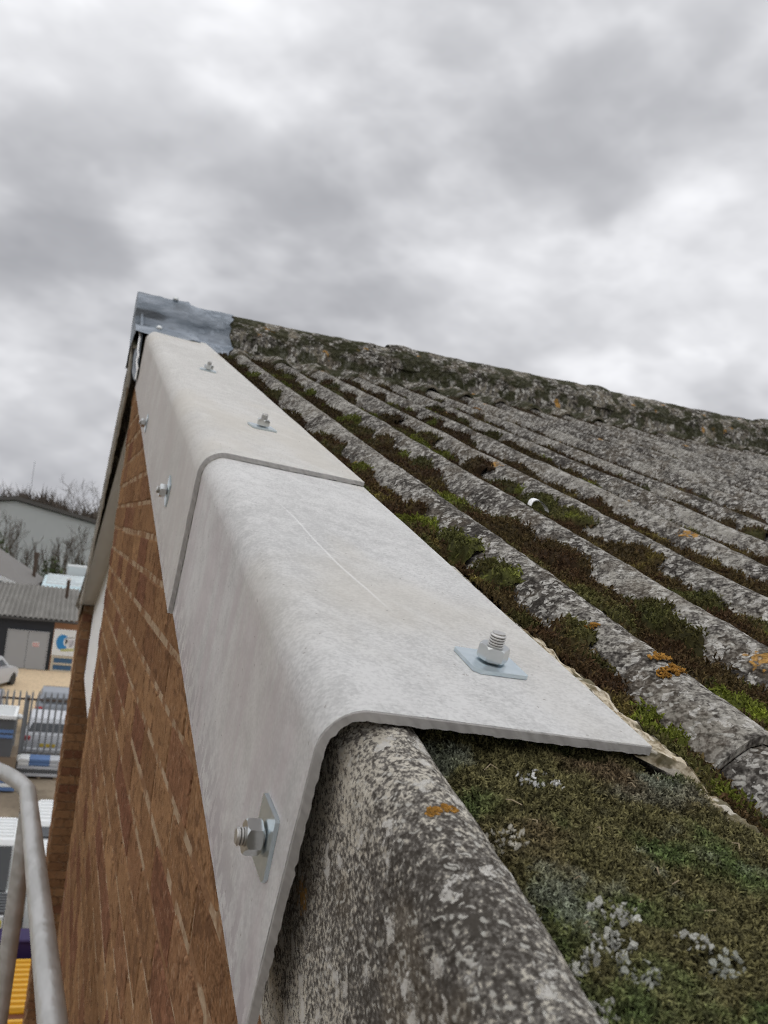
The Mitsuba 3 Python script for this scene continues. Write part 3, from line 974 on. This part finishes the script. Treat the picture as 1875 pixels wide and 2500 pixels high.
# straws and a red-brown scrap on the mat
st = []
for k in range(18):
    x, s = rng.uniform(.21, .37), rng.uniform(.22, .42)
    a, L = rng.random() * 6.28, rng.uniform(.003, .010)
    n0 = mat_n(x, s) + .002
    st.append(tube(RF(np.array([[x, s, n0], [x + .5 * L * math.cos(a), s + .5 * L * math.sin(a), n0 + .002], [x + L * math.cos(a + .4), s + L * math.sin(a + .4), n0]])), .0003, 4))
mat('straw', (.42, .34, .22), .8)
key = put('straw', cat(st), 'straw')
tag(key, 'thin dry straws scattered over the moss mat', 'straw', kind='stuff')

# ================================================================== SCAFFOLD RAIL
G = thing('scaffold_rail', 'galvanised scaffold tube guard rail with a bent corner left of the gable wall', 'guard rail')
zr = CZ - .82
path = [(-1.6, 3.50), (-.9, 3.37), (-.30, 3.26)]
c0, c1, c2 = np.array([-.30, 3.26]), np.array([-.085, 3.225]), np.array([-.012, 2.93])
for t in np.linspace(0, 1, 14)[1:]:
    path.append(tuple((1 - t) ** 2 * c0 + 2 * t * (1 - t) * c1 + t * t * c2))
for y in np.linspace(2.7, -1.5, 10):
    path.append((-.012 - .0705 * (y - 2.93), y))
path = np.array(path)
put(G + '__rail', tube(np.c_[path, np.full(len(path), zr)], .02415, 20), 'galvanised', True)
for x, y in ((-.002, 2.80), (.26, -.9), (-1.5, 3.48)):
    put(G + '__post', tube([[x, y, .0], [x, y, zr * .5], [x, y, zr - .024]], .02415, 18), 'galvanised', True)

# ================================================================== YARD AND BACKGROUND
def ground_color(p, n, uv):
    k = fbm(p.x * .5, p.y * .5, 1.0, 4)
    g = fbm(p.x * 9, p.y * 9, 2.0, 3)
    c = mix((.165, .135, .10), (.26, .215, .16), smoothstep(.3, .7, k))
    c = mix(c, (.50, .39, .26), smoothstep(38.5, 41.5, p.y + 3 * (k - .5)))
    c = mix(c, (.10, .085, .065), smoothstep(.58, .72, fbm(p.x * .9 + 7, p.y * .7, 5.0, 3)) * smoothstep(42, 36, p.y) * .8)
    c = mix(c, (.07, .085, .04), smoothstep(62, 66, p.y))
    return c * (.8 + .4 * g)


mat('yard_ground', proc(ground_color), .95, .1)
gx, gy = np.array([-900, -60, -20, 20, 60, 900.0]), np.array([-900, -20, 20, 60, 90, 130, 900.0])
P = np.stack([*np.meshgrid(gx, gy, indexing='ij'), np.zeros((6, 7))], -1)
v, f, _ = grid(P, None, True)
put('ground', (v, f), 'yard_ground')
tag('ground', kind='structure')

plain = dict(navy=(.018, .022, .030), door_grey=(.33, .34, .35), gutter=(.05, .05, .05), shed_brick=(.30, .15, .075), frame_cream=(.50, .45, .36), pane_blue=(.05, .12, .22),
             clad=(.50, .52, .52), roof_dark=(.09, .085, .08), house_roof=(.17, .16, .15), pale_blue=(.52, .66, .70), silver=(.48, .50, .53), car_grey=(.22, .24, .27), dark_glass=(.03, .035, .04),
             tail_red=(.42, .02, .02), tyre=(.025, .025, .025), plate_yellow=(.60, .45, .06), fence_steel=(.22, .23, .24), rail_brown=(.07, .045, .03), box_white=(.72, .74, .74),
             stripe_blue=(.10, .18, .36), wood_brown=(.20, .15, .10), slat_grey=(.085, .09, .095), purple=(.022, .010, .07), yellow=(.62, .33, .015), yellow_dark=(.12, .035, .01),
             red_text=(.45, .12, .10), mane_blue=(.03, .22, .50), mural_yellow=(.42, .42, .10), mural_grey=(.50, .50, .54), black=(.02, .02, .022), pinkish=(.7, .45, .42))
for k, c in plain.items():
    gloss = {'silver': .3, 'car_grey': .3, 'dark_glass': .08, 'tail_red': .2, 'pale_blue': .25, 'yellow': .4}.get(k, .65)
    mat(k, c, gloss, .5)
mat('fibre_roof_far', proc(lambda p, n, uv: mix((.12, .115, .105), (.22, .212, .195), fbm(p.x * 2.2, p.y * .8, p.z, 4))), .9)
mat('twig', proc(lambda p, n, uv: mix((.075, .062, .05), (.13, .11, .092), noise(p.x * 3, p.y * 3, p.z * 3))), .9, .1)
mat('shrub_leaf', {'type': 'mesh_attribute', 'name': 'vertex_color'}, .8, .2)


def ribbed(xa, xb, ya, yb, za, zb, pitch, depth, th=.03):
    """corrugated roof slab rising from (ya, za) to (yb, zb), ribs run up the slope"""
    n = int((xb - xa) / pitch)
    xs_, q = [], []
    for i in range(n):
        x = xa + i * pitch
        xs_ += [x, x + .28 * pitch, x + .42 * pitch, x + .86 * pitch]
        q += [0, 0, depth, depth]
    xs_, q = np.array(xs_), np.array(q)
    P = np.stack([np.c_[xs_, np.full(len(xs_), y), z + q] for y, z in ((ya, za), (yb, zb))], 1)
    Q = P - [0, 0, th]
    m, _ = join([grid(P), grid(Q, None, True), grid(np.stack([P[:, 0], Q[:, 0]], 1))])
    return m


# long low workshop across the yard
Wk = thing('workshop', 'long low workshop with grey corrugated roof and dark navy front across the yard', 'workshop')
put(Wk + '__wall', box([-14, 55.4, 0], [-.04, 62, 2.75]), 'navy')
put(Wk + '__brick_wall', box([-.036, 55.37, 0], [1.16, 62, 2.78]), 'shed_brick')
put(Wk + '__roof', ribbed(-14.2, 1.22, 55.1, 63.8, 2.86, 4.0, .27, .07), 'fibre_roof_far')
put(Wk + '__gutter', cat([box([-14.2, 55.0, 2.72], [-1.0, 55.12, 2.85]), box([-1.0, 55.0, 2.74], [1.2, 55.09, 2.84])]), 'gutter')
Dk = put(Wk + '__door', cat([box([-2.37, 55.30, .02], [-1.34, 55.37, 2.07], .01), box([-1.32, 55.30, .02], [-.29, 55.37, 2.07], .01)]), 'door_grey')
put(Dk + '__frame', cat([box([-2.43, 55.28, 0], [-2.375, 55.39, 2.13]), box([-.285, 55.28, 0], [-.23, 55.39, 2.13]), box([-2.43, 55.28, 2.075], [-.23, 55.39, 2.13])]), 'door_grey')
Sg = put(Dk + '__sign', box([-1.06, 55.285, 1.27], [-.70, 55.298, 1.53]), 'box_white')
tb = []
for k, (w, zz) in enumerate([(.34, 1.475), (.34, 1.415), (.30, 1.355), (.34, 1.295)]):
    tb.append(box([-.88 - w / 2, 55.279, zz - .017], [-.88 + w / 2, 55.284, zz + .017]))
put(Dk + '__sign_lines', cat(tb), 'red_text')
Wn = put(Wk + '__window', cat([box([.02, 55.28, .0], [.16, 55.36, .88]), box([.16, 55.28, .76], [1.15, 55.36, .88]), box([.16, 55.28, .37], [1.15, 55.36, .48]), box([.16, 55.28, 0], [1.15, 55.36, .09])]), 'frame_cream')
for a, b in ((.09, .37), (.48, .76)):
    for c in (.16, .49, .82):
        put(Wn + '__pane', box([c + .006, 55.32, a + .004], [c + .324, 55.35, b - .004]), 'pane_blue')
put(Wk + '__flue', cat([tube([[.42, 61, 3.5], [.42, 61, 4.75]], .10, 12)]), 'rail_brown', 30)
put(Wk + '__flue_cap', tube([[.42, 61, 4.753], [.42, 61, 4.86]], .14, 12), 'box_white', 30)

Mu = thing('mural_board', 'white painted board with a blue maned creature and yellow lettering on the workshop wall', 'sign')
put(Mu + '__board', box([.0, 55.26, .90], [1.16, 55.35, 2.36]), 'box_white')
from shapely.geometry import Polygon, Point
from shapely.ops import unary_union


def decal(pg, x, z, y, th=.006):
    e = trimesh.creation.extrude_polygon(pg, th, engine='earcut')
    v = e.vertices
    return trimesh.Trimesh(np.c_[v[:, 0] + x, np.full(len(v), y) - v[:, 2], v[:, 1] + z], e.faces[:, ::-1], process=False)


rm = np.random.default_rng(5)
an = np.linspace(.25 * np.pi, 1.72 * np.pi, 40)
outer = [(.30 * (1 + .22 * (k % 2)) * math.cos(a), .40 * (1 + .20 * (k % 2) * rm.random() + .12 * (a > 3.3)) * math.sin(a)) for k, a in enumerate(an)]
inner = [(.17 + .12 * math.cos(a), .02 + .22 * math.sin(a)) for a in an[::-1]]
put(Mu + '__blue_mane', decal(Polygon(outer + inner).buffer(0), .50, 1.66, 55.258), 'mane_blue')
put(Mu + '__dark_face', decal(Polygon([(-.04, .16), (.08, .12), (.11, 0), (.05, -.16), (-.03, -.14), (.0, 0)]), .66, 1.70, 55.257), 'black')
put(Mu + '__muzzle', cat([decal(Polygon([(0, .1), (.32, .16), (.38, -.1), (.3, -.32), (.1, -.3), (.04, -.1)]), .76, 1.70, 55.256, .004), ]), 'mural_grey')
put(Mu + '__outline', cat([decal(Polygon([(0, .14), (.36, .20), (.36, .23), (0, .18)]), .74, 1.74, 55.250), decal(Polygon([(.1, -.3), (.14, -.3), (.3, .1), (.27, .1)]), .8, 1.70, 55.250)]), 'slat_grey')
put(Mu + '__lettering', cat([decal(Polygon([(0, 0), (.09, .02), (.09, .17), (0, .15)]), .46 + .115 * k, 1.12 + .012 * k, 55.257) for k in range(6)]), 'mural_yellow')

# pale flat-roofed building and grey pitched house behind the workshop
Fb = thing('flat_roof_building', 'low building with pale blue glazed roof behind the workshop', 'building')
put(Fb + '__wall', box([-1.2, 66.2, 0], [3.6, 74.8, 3.6]), 'shed_brick')
put(Fb + '__roof', cat([hull([[-1.24, 66, 3.78], [3.8, 66, 3.86], [3.8, 75, 4.36], [-1.2, 75, 4.06], [-1.24, 66, 3.66], [3.8, 66, 3.7], [3.8, 75, 4.2], [-1.2, 75, 3.9]])]), 'pale_blue')
put(Fb + '__roof_light', cat([box([-1.0 + .0, 67.2 + 1.9 * k, 3.95 + .06 * k], [3.5, 67.45 + 1.9 * k, 4.10 + .065 * k]) for k in range(4)]), 'box_white')
put(Fb + '__plant_box', box([.25, 75.2, 3.6], [2.6, 77, 4.95], .1), 'clad')
Hs = thing('house', 'grey roofed house with white verge behind the workshop at the left edge', 'house')
e0, e1, r0, r1 = np.array([-6.2, 68.4, 3.3]), np.array([-2.2, 68.4, 3.3]), np.array([-6.6, 74.5, 6.1]), np.array([-1.5, 74.5, 3.75])
pr = np.array([[-6.4, 67, 5.0], [-1.9, 67, 3.45], [-1.15, 74.5, 3.75], [-5.6, 74.5, 6.2]])
put(Hs + '__roof', hull(np.vstack([pr, pr - [0, 0, .15]])), 'house_roof')
put(Hs + '__wall', hull(np.vstack([pr * [1, 1, 0] + [-.2, .25, 0], pr - [.1, -.2, .3]])), 'slat_grey')
put(Hs + '__verge', hull(np.vstack([pr[:2] + [0, -.12, .05], pr[:2] + [0, -.02, .05], pr[:2] + [0, -.12, -.26], pr[:2] + [0, -.02, -.26]])), 'box_white')
put(Hs + '__flue', tube([[-1.95, 72.5, 3.6], [-1.95, 72.5, 5.0], [-1.95, 72.5, 5.75]], [.13, .13, .2], 10), 'rail_brown', 30)

# white clad warehouse
Wh = thing('warehouse', 'big white clad warehouse with shallow dark roof behind bare saplings', 'warehouse')
gab = [(-20, 0), (2.8, 0), (2.8, 8.05), (-5.6, 9.5), (-20, 7.0)]
e = trimesh.creation.extrude_polygon(Polygon(gab), 40, engine='earcut')
put(Wh + '__wall', trimesh.Trimesh(np.c_[e.vertices[:, 0], 105 + e.vertices[:, 2], e.vertices[:, 1]], e.faces[:, ::-1], process=False), 'clad')
put(Wh + '__cladding_rib', cat([box([x, 104.96, 0], [x + .06, 105.0, float(np.interp(x, [-20, -5.6, 2.8], [7.0, 9.5, 8.05])) - .05]) for x in np.arange(-19.5, 2.7, .5)]), 'clad')
rp = np.array([[-20.4, 7.0], [-5.6, 9.58], [3.2, 8.05]])
for a, b in ((0, 1), (1, 2)):
    q = np.array([[*rp[a], 104.6], [*rp[b], 104.6], [*rp[b], 146], [*rp[a], 146]])[:, [0, 2, 1]]
    put(Wh + '__roof', hull(np.vstack([q + [0, 0, .02], q + [0, 0, .42]])), 'roof_dark')


# trees
def bare_tree(x, y, h, spread, seed, depth=5, trunk=.012, z0=0.0, minr=.012, lean=0.0):
    r = np.random.default_rng(seed)
    tr, tw = [], []

    def grow(p, d, L, rad, lev):
        n = 4
        pts = [p]
        for k in range(n):
            d = d + r.normal(0, .10 + .03 * lev, 3) + np.array([0, 0, .04])
            d /= np.linalg.norm(d)
            pts.append(pts[-1] + d * L / n)
        (tr if lev == 0 else tw).append(tube(pts, np.linspace(rad, rad * .6, n + 1), 5 if lev < 2 else 3, False))
        if lev >= depth:
            return
        for k in range(3 if lev < 3 else 2):
            a = r.random() * 6.283
            side = np.array([math.cos(a), math.sin(a), 0])
            dd = d * (1.0 - .25 * spread) + side * spread * (.35 + .5 * r.random()) + np.array([0, 0, .25])
            dd /= np.linalg.norm(dd)
            at_ = pts[-1] if k == 0 or lev == 0 and r.random() < .5 else pts[2 + int(r.integers(0, 3))]
            grow(at_, dd, L * (.62 + .2 * r.random()), max(minr, rad * .6), lev + 1)
    grow(np.array([x, y, z0]), np.array([lean, 0, 1.0]), h * .34, h * trunk, 0)
    return cat(tr), cat(tw)


def add_tree(key, lab, catg, group, *a, **k):
    t = thing(key, lab, catg, group)
    tr, tw = bare_tree(*a, **k)
    put(t + '__trunk', tr, 'twig')
    put(t + '__crown', tw, 'twig')
    return t


rt = np.random.default_rng(21)
# saplings in front of the warehouse
sx = np.concatenate([np.linspace(-7.4, -3.2, 9), np.linspace(-2.6, 2.4, 15)])
for k, x in enumerate(sx):
    y = 95 + rt.uniform(-3, 4)
    add_tree('bare_sapling', 'thin leafless sapling standing before the white warehouse', 'tree', 'bare saplings before the warehouse', x * y / 99, y, rt.uniform(6.6, 9.0), .22, 300 + k, depth=2, trunk=.0125, minr=.03)
# two fuller shrubby trees there
for k, (x, hgt) in enumerate(((-5.2, 8.5), (-.25, 8.2))):
    add_tree('bushy_bare_tree', ('forked leafless tree before the left half of the white warehouse', 'dark many-stemmed leafless tree before the right half of the white warehouse')[k], 'tree', 'forked bare trees before the warehouse', x, 90.0, hgt, .7, 340 + k, depth=5, trunk=.013, minr=.022)
# far trees on the skyline
for k, (x, y, hgt) in enumerate([(-16, 150, 10.6), (-12.6, 152, 11.6), (-9.9, 150, 11.4), (-7.3, 151, 10.4), (-5.2, 152, 11.0), (-2.6, 150, 10.8), (-.4, 151, 9.9), (1.0, 149, 10.4), (2.4, 132, 13.6), (4.9, 133, 13.6), (7.6, 150, 12.5)]):
    lab = ('tall bare tree rising beside the gable verge on the skyline' if k == 8 else 'bare winter tree on the far skyline behind the warehouse')
    add_tree('skyline_tree', lab, 'tree', None if k == 8 else 'bare trees on the far skyline', x, y, hgt, .75, 360 + k, depth=6, trunk=.009, minr=.018)
# far wood below the skyline: one mass of twigs
r = np.random.default_rng(9)
n = 15000
x = r.uniform(-26, 16, n)
topz = 9.7 + 1.6 * (meshkit.fbm(np.c_[x * .35, 0 * x, 0 * x], 3, 3) - .5) * 2
z = topz * r.random(n) ** .45
y = r.uniform(146, 162, n)
p0 = np.c_[x, y, z]
d = r.normal(0, 1, (n, 3)) * [.6, .6, .9] + [0, 0, .5]
w = np.cross(d, [0, 1, 0]); w /= np.linalg.norm(w, axis=1, keepdims=True)
L = r.uniform(.5, 1.3, n)[:, None]
V = np.stack([p0 - w * .10, p0 + w * .10, p0 + d * L], 1).reshape(-1, 3)
put('far_wood', (V, np.arange(len(V)).reshape(-1, 3)), 'twig')
tag('far_wood', 'brown band of leafless woodland on the horizon', 'woodland', kind='stuff')
key = put('hill', hull([[-80, 158, -1], [60, 158, -1], [60, 200, -1], [-80, 200, -1], [-60, 166, 8.2], [50, 166, 7.6], [50, 190, 8], [-60, 190, 8]]), 'twig')
tag('hill', kind='structure')


def shrub(key, lab, x, y, rx, ry, h, seed, col=(.045, .06, .022), n=1600):
    r = np.random.default_rng(seed)
    t = thing(key, lab, 'shrub')
    u = r.normal(0, 1, (n, 3)); u /= np.linalg.norm(u, axis=1, keepdims=True)
    u[:, 2] = np.abs(u[:, 2])
    rad = (.55 + .5 * r.random(n))[:, None] * (1 + .5 * nfbm(u + seed, 2.2, 2, seed)[:, None])
    p = np.array([x, y, 0]) + u * rad * [rx, ry, h]
    a, b = r.normal(0, .10, (n, 3)), r.normal(0, .10, (n, 3))
    V = np.stack([p + a, p + b, p - a * .5 - b * .6], 1).reshape(-1, 3)
    c = np.repeat(np.array(col) * (.5 + 1.1 * r.random((n, 1))), 3, 0)
    put(t + '__foliage', (V, np.arange(3 * n).reshape(-1, 3)), 'shrub_leaf', False, color=c)
    put(t + '__stem', cat([tube([[x, y, 0], [x + dx, y, h * .6]], [.06, .03], 5) for dx in (-.3 * rx, 0, .35 * rx)]), 'twig')


shrub('round_shrub', 'round dark green shrub behind the pale blue roof', -.9, 82, 1.35, 1.5, 4.75, 71)
shrub('ivy_shrub', 'dark green shrub at the left edge behind the grey house roof', -5.0, 80, 1.1, 1.2, 6.5, 72)
shrub('low_hedge', 'low brownish hedge under the bare trees before the warehouse', 1.6, 88, 2.4, 1.0, 4.6, 73, (.05, .042, .025))
put('aerial_mast', tube([[-4.95, 120, 0], [-4.95, 120, 14.6]], [.03, .02], 5), 'gutter')
tag('aerial_mast', 'thin aerial mast sticking up behind the warehouse roof', 'mast')


# ---- vehicles
def car(lab, x, y, wd, ln, ht, paint, face=1, group='cars parked in the yard', rot=0.0):
    """face 1: its tail towards the gable"""
    k = thing('parked_car', lab, 'car', group)
    h = wd / 2

    def at(m):
        m = m.copy() if hasattr(m, 'copy') else m
        v = m.vertices - [0, ln / 2, 0]
        if face < 0:
            v = v * [-1, -1, 1]
        c, s = math.cos(rot), math.sin(rot)
        v = np.c_[v[:, 0] * c - v[:, 1] * s, v[:, 0] * s + v[:, 1] * c, v[:, 2]] + [x, y + ln / 2, 0]
        return trimesh.Trimesh(v, m.faces, process=False)
    b = []
    for yy, zl, zh, ins in ((0, .42, .82, .10), (.10, .28, 1.02, .0), (.30, .22, 1.06, 0), (ln - .7, .22, .92, 0), (ln - .12, .3, .78, .03), (ln, .4, .66, .16)):
        for sx in (-1, 1):
            b += [[sx * (h - ins - .05), yy, zl], [sx * (h - ins), yy, (zl + zh) / 2], [sx * (h - ins - .06), yy, zh]]
    put(k + '__body', at(hull(b)), paint, 35)
    zt = ht
    cab = []
    for yy, zz, w in ((.10, 1.03, h - .07), (.62, zt - .03, h - .24), (.9, zt, h - .23), (2.0, zt, h - .23), (2.4, zt - .05, h - .24), (3.15, .98, h - .08)):
        cab += [[-w, yy, zz], [w, yy, zz]]
    put(k + '__cabin', at(hull(cab)), paint, 35)

    def pane(y0, z0, w0, y1, z1, w1, off):
        q = np.array([[-w0, y0, z0], [w0, y0, z0], [w1, y1, z1], [-w1, y1, z1]])
        return hull(np.vstack([q + off, q - np.array(off) * .3]))
    put(k + '__rear_window', at(pane(.20, 1.15, h - .20, .54, zt - .13, h - .33, [0, -.012, .006])), 'dark_glass')
    put(k + '__windscreen', at(pane(3.0, 1.08, h - .2, 2.5, zt - .12, h - .31, [0, .012, .006])), 'dark_glass')
    for sx in (-1, 1):
        q = np.array([[sx * (h - .085), .55, 1.1], [sx * (h - .085), 2.75, 1.06], [sx * (h - .225), 2.2, zt - .11], [sx * (h - .225), .85, zt - .11]])
        put(k + '__side_window', at(hull(np.vstack([q + [sx * .012, 0, .004], q - [sx * .01, 0, 0]]))), 'dark_glass')
        put(k + '__tail_light', at(box([sx * (h - .30), -.015 + .04, .80], [sx * (h - .04), .16, 1.0], .02)), 'tail_red')
        for yw in (.72, ln - .75):
            wmesh = trimesh.creation.cylinder(radius=.31, height=.2, sections=20)
            wmesh.apply_transform(trimesh.transformations.rotation_matrix(math.pi / 2, [0, 1, 0]))
            wmesh.apply_translation([sx * (h - .09), yw, .31])
            wk = put(k + '__wheel', at(wmesh), 'tyre', 30)
    put(k + '__number_plate', at(box([-.26, -.035 + .02, .66], [.26, .03, .77])), 'plate_yellow')
    put(k + '__bumper', at(box([-h + .05, -.07, .44], [h - .05, .12, .62], .04)), paint, 30)
    return k


car('silver hatchback with dark rear window right behind the palisade fence', .29, 34.55, 1.78, 4.1, 1.55, 'silver')
car('grey car with rounded roof behind the silver hatchback', .52, 39.8, 1.74, 4.0, 1.5, 'car_grey')
car('dark grey car behind the fence at the left edge', -2.25, 38.4, 1.74, 4.0, 1.5, 'car_grey')
car('pale silver car with red tail lights parked at the left edge before the grey doors', -2.95, 46.9, 1.8, 4.3, 1.6, 'silver', rot=-.35)

# palisade fence
Fe = thing('palisade_fence', 'grey steel palisade fence with brown rail across the yard', 'fence')
for k, x in enumerate(np.arange(-6.0, 3.1, .2)):
    pm = hull([[x - .032, 33.9, .05], [x + .032, 33.9, .05], [x, 33.87, .05], [x - .032, 33.9, 2.6], [x + .032, 33.9, 2.6], [x, 33.87, 2.6], [x, 33.89, 2.72]])
    put(Fe + '__pale', pm, 'fence_steel')
for z in (.45, 2.36):
    put(Fe + '__rail', box([-6.1, 33.91, z], [3.1, 33.96, z + .07]), 'rail_brown')
for x in (-5.9, -3.2, -.52, 2.2):
    put(Fe + '__post', box([x - .05, 33.97, 0], [x + .05, 34.09, 2.5]), 'fence_steel')

# stacks of metal lengths
St = thing('metal_stack', 'stack of blue and silver metal lengths in front of the fence', 'stack')
r = np.random.default_rng(4)
for lay in range(5):
    z = .10 + .115 * lay
    for j in range(4):
        y = 32.78 + .17 * j + r.uniform(-.01, .01)
        x0, x1 = -.62 + r.uniform(-.03, .1), .74 + r.uniform(-.03, .03)
        c = ['silver', 'slat_grey', 'silver', 'stripe_blue', 'stripe_blue'][lay]
        if lay >= 3:
            put(St + '__length', box([x0, y, z], [-.22, y + .15, z + .10], .01), 'box_white')
            put(St + '__length', box([-.215, y, z], [.42, y + .15, z + .10], .01), 'stripe_blue')
            put(St + '__length', box([.425, y, z], [x1, y + .15, z + .10], .01), 'silver')
        else:
            put(St + '__length', box([x0, y, z], [x1, y + .15, z + .10], .01), c)
for a in (-.45, .1, .6):
    put(St + '__bearer', box([a, 32.8, 0], [a + .1, 33.4, .095]), 'wood_brown')
S2 = thing('beam_stack', 'low stack of blue and white beams at the left edge under the scaffold rail', 'stack')
for lay, c in enumerate(['stripe_blue', 'silver', 'stripe_blue', 'pinkish']):
    for j in range(3):
        put(S2 + '__beam', box([-2.6, 31.1 + .2 * j, .06 + .12 * lay], [-.52 - (.35 if lay == 3 else 0), 31.28 + .2 * j, .17 + .12 * lay], .01), c if j else ['stripe_blue', 'box_white', 'stripe_blue', 'pinkish'][lay])
Cb = thing('site_cabin', 'small cabin with white framed grey roof and blue stripes at the left edge', 'cabin')
put(Cb + '__wall', box([-3.2, 31.95, 0.9], [-.80, 33.5, 2.12]), 'slat_grey')
put(Cb + '__stripe', cat([box([-3.2, 31.91, 1.66], [-.80, 31.945, 1.76]), box([-3.2, 31.91, 1.5], [-.80, 31.945, 1.6])]), 'stripe_blue')
put(Cb + '__base', box([-3.2, 31.98, 0], [-.62, 33.5, .897]), 'wood_brown')
put(Cb + '__roof', box([-3.2, 31.95, 2.123], [-.84, 33.5, 2.17]), 'clad')
put(Cb + '__roof_frame', cat([box([-.86, 31.86, 2.1], [-.76, 33.56, 2.22], .01), box([-3.2, 31.86, 2.1], [-.865, 31.95, 2.22], .01), box([-3.2, 33.47, 2.1], [-.865, 33.56, 2.22], .01)]), 'box_white')
put(Cb + '__lamp', trimesh.creation.icosphere(2, .09).apply_translation([-.68, 32.4, 2.1]), 'box_white', True)


# vans seen from above
def van(lab, x0, x1, y0, y1, zt, y2, hood_z):
    k = thing('parked_van', lab, 'van', 'white vans parked below the scaffold')
    xm = (x0 + x1) / 2
    put(k + '__body', cat([box([x0, y0 + .45, .35], [x1, y1, zt - .02], .08), box([x0 + .05, y2, .4], [x1 - .05, y0 + .5, hood_z], .1)]), 'box_white', 30)
    put(k + '__roof_rib', cat([box([x0 + .1, yy, zt - .03], [x1 - .1, yy + .1, zt + .02], .01) for yy in np.linspace(y0 + .7, y1 - .25, 6)]), 'box_white')
    put(k + '__windscreen', hull([[x0 + .1, y0 + .44, zt - .12], [x1 - .1, y0 + .44, zt - .12], [x0 + .1, y0 + .02, hood_z + .06], [x1 - .1, y0 + .02, hood_z + .06], [x0 + .1, y0 + .5, zt - .2], [x1 - .1, y0 + .5, zt - .2], [x0 + .1, y0 + .2, hood_z - .04], [x1 - .1, y0 + .2, hood_z - .04]]), 'dark_glass')
    for sx in (x0 + .25, x1 - .25):
        put(k + '__headlight', box([sx - .16, y2 - .01, hood_z - .32], [sx + .16, y2 + .06, hood_z - .15], .02), 'plate_yellow')
    put(k + '__grille', cat([box([x0 + .3, y2 - .02, hood_z - .6 + .07 * j], [x1 - .3, y2 + .02, hood_z - .565 + .07 * j]) for j in range(4)]), 'slat_grey')
    for sx in (x0, x1 - .2):
        for yw in (y2 + .5, y1 - .6):
            w_ = trimesh.creation.cylinder(radius=.32, height=.2, sections=18)
            w_.apply_transform(trimesh.transformations.rotation_matrix(math.pi / 2, [0, 1, 0])); w_.apply_translation([sx + .1, yw, .32])
            put(k + '__wheel', w_, 'tyre', 30)


van('white van with ribbed roof parked below, right of the scaffold rail', .13, 1.85, 21.5, 23.7, 2.0, 19.6, 1.75)
van('white van with ribbed roof parked below at the left edge', -2.2, -.12, 19.6, 21.6, 2.2, 18.7, 1.3)
# slatted crate, purple bin, yellow ribbed container
Sc = thing('slatted_crate', 'dark grey slatted steel crate at the left edge above the yellow container', 'crate')
put(Sc + '__frame', cat([box([-1.4, 17.3, 0], [-1.3, 18.3, 1.85]), box([-.17, 17.3, 0], [-.12, 18.3, 1.85]), box([-1.4, 17.45, .0], [-.12, 18.25, .3])]), 'slat_grey')
for k in range(7):
    put(Sc + '__slat', box([-1.38, 17.36 + .13 * k, 1.80], [-.13, 17.42 + .13 * k, 1.86]), 'slat_grey')
Pb = thing('purple_bin', 'purple bin standing between the slatted crate and the yellow container', 'bin')
put(Pb + '__tub', hull([[-.6, 16.9, 0], [.5, 16.9, 0], [-.6, 17.2, 0], [.5, 17.2, 0], [-.7, 16.8, 1.55], [.6, 16.8, 1.55], [-.7, 17.25, 1.55], [.6, 17.25, 1.55]]), 'purple')
put(Pb + '__lid', box([-.72, 16.78, 1.555], [.62, 17.27, 1.62], .02), 'purple')
Yc = thing('yellow_container', 'yellow steel container with ribbed roof at the bottom of the picture under the scaffold rail', 'container')
put(Yc + '__body', box([-2.4, 12.6, .1], [.55, 16.6, 1.36]), 'yellow_dark')
for a, b in ((14.85, 16.55), (12.7, 14.62)):
    nr_ = int((b - a) / .17)
    for k in range(nr_):
        y = a + (b - a) * k / nr_
        put(Yc + '__roof_rib', hull([[-2.4, y, 1.365], [.56, y, 1.365], [-2.4, y + .03, 1.44], [.56, y + .03, 1.44], [-2.4, y + .10, 1.44], [.56, y + .10, 1.44], [-2.4, y + .14, 1.365], [.56, y + .14, 1.365]]), 'yellow')
    put(Yc + '__roof_panel', box([-2.4, a, 1.362], [.56, b, 1.385]), 'yellow')
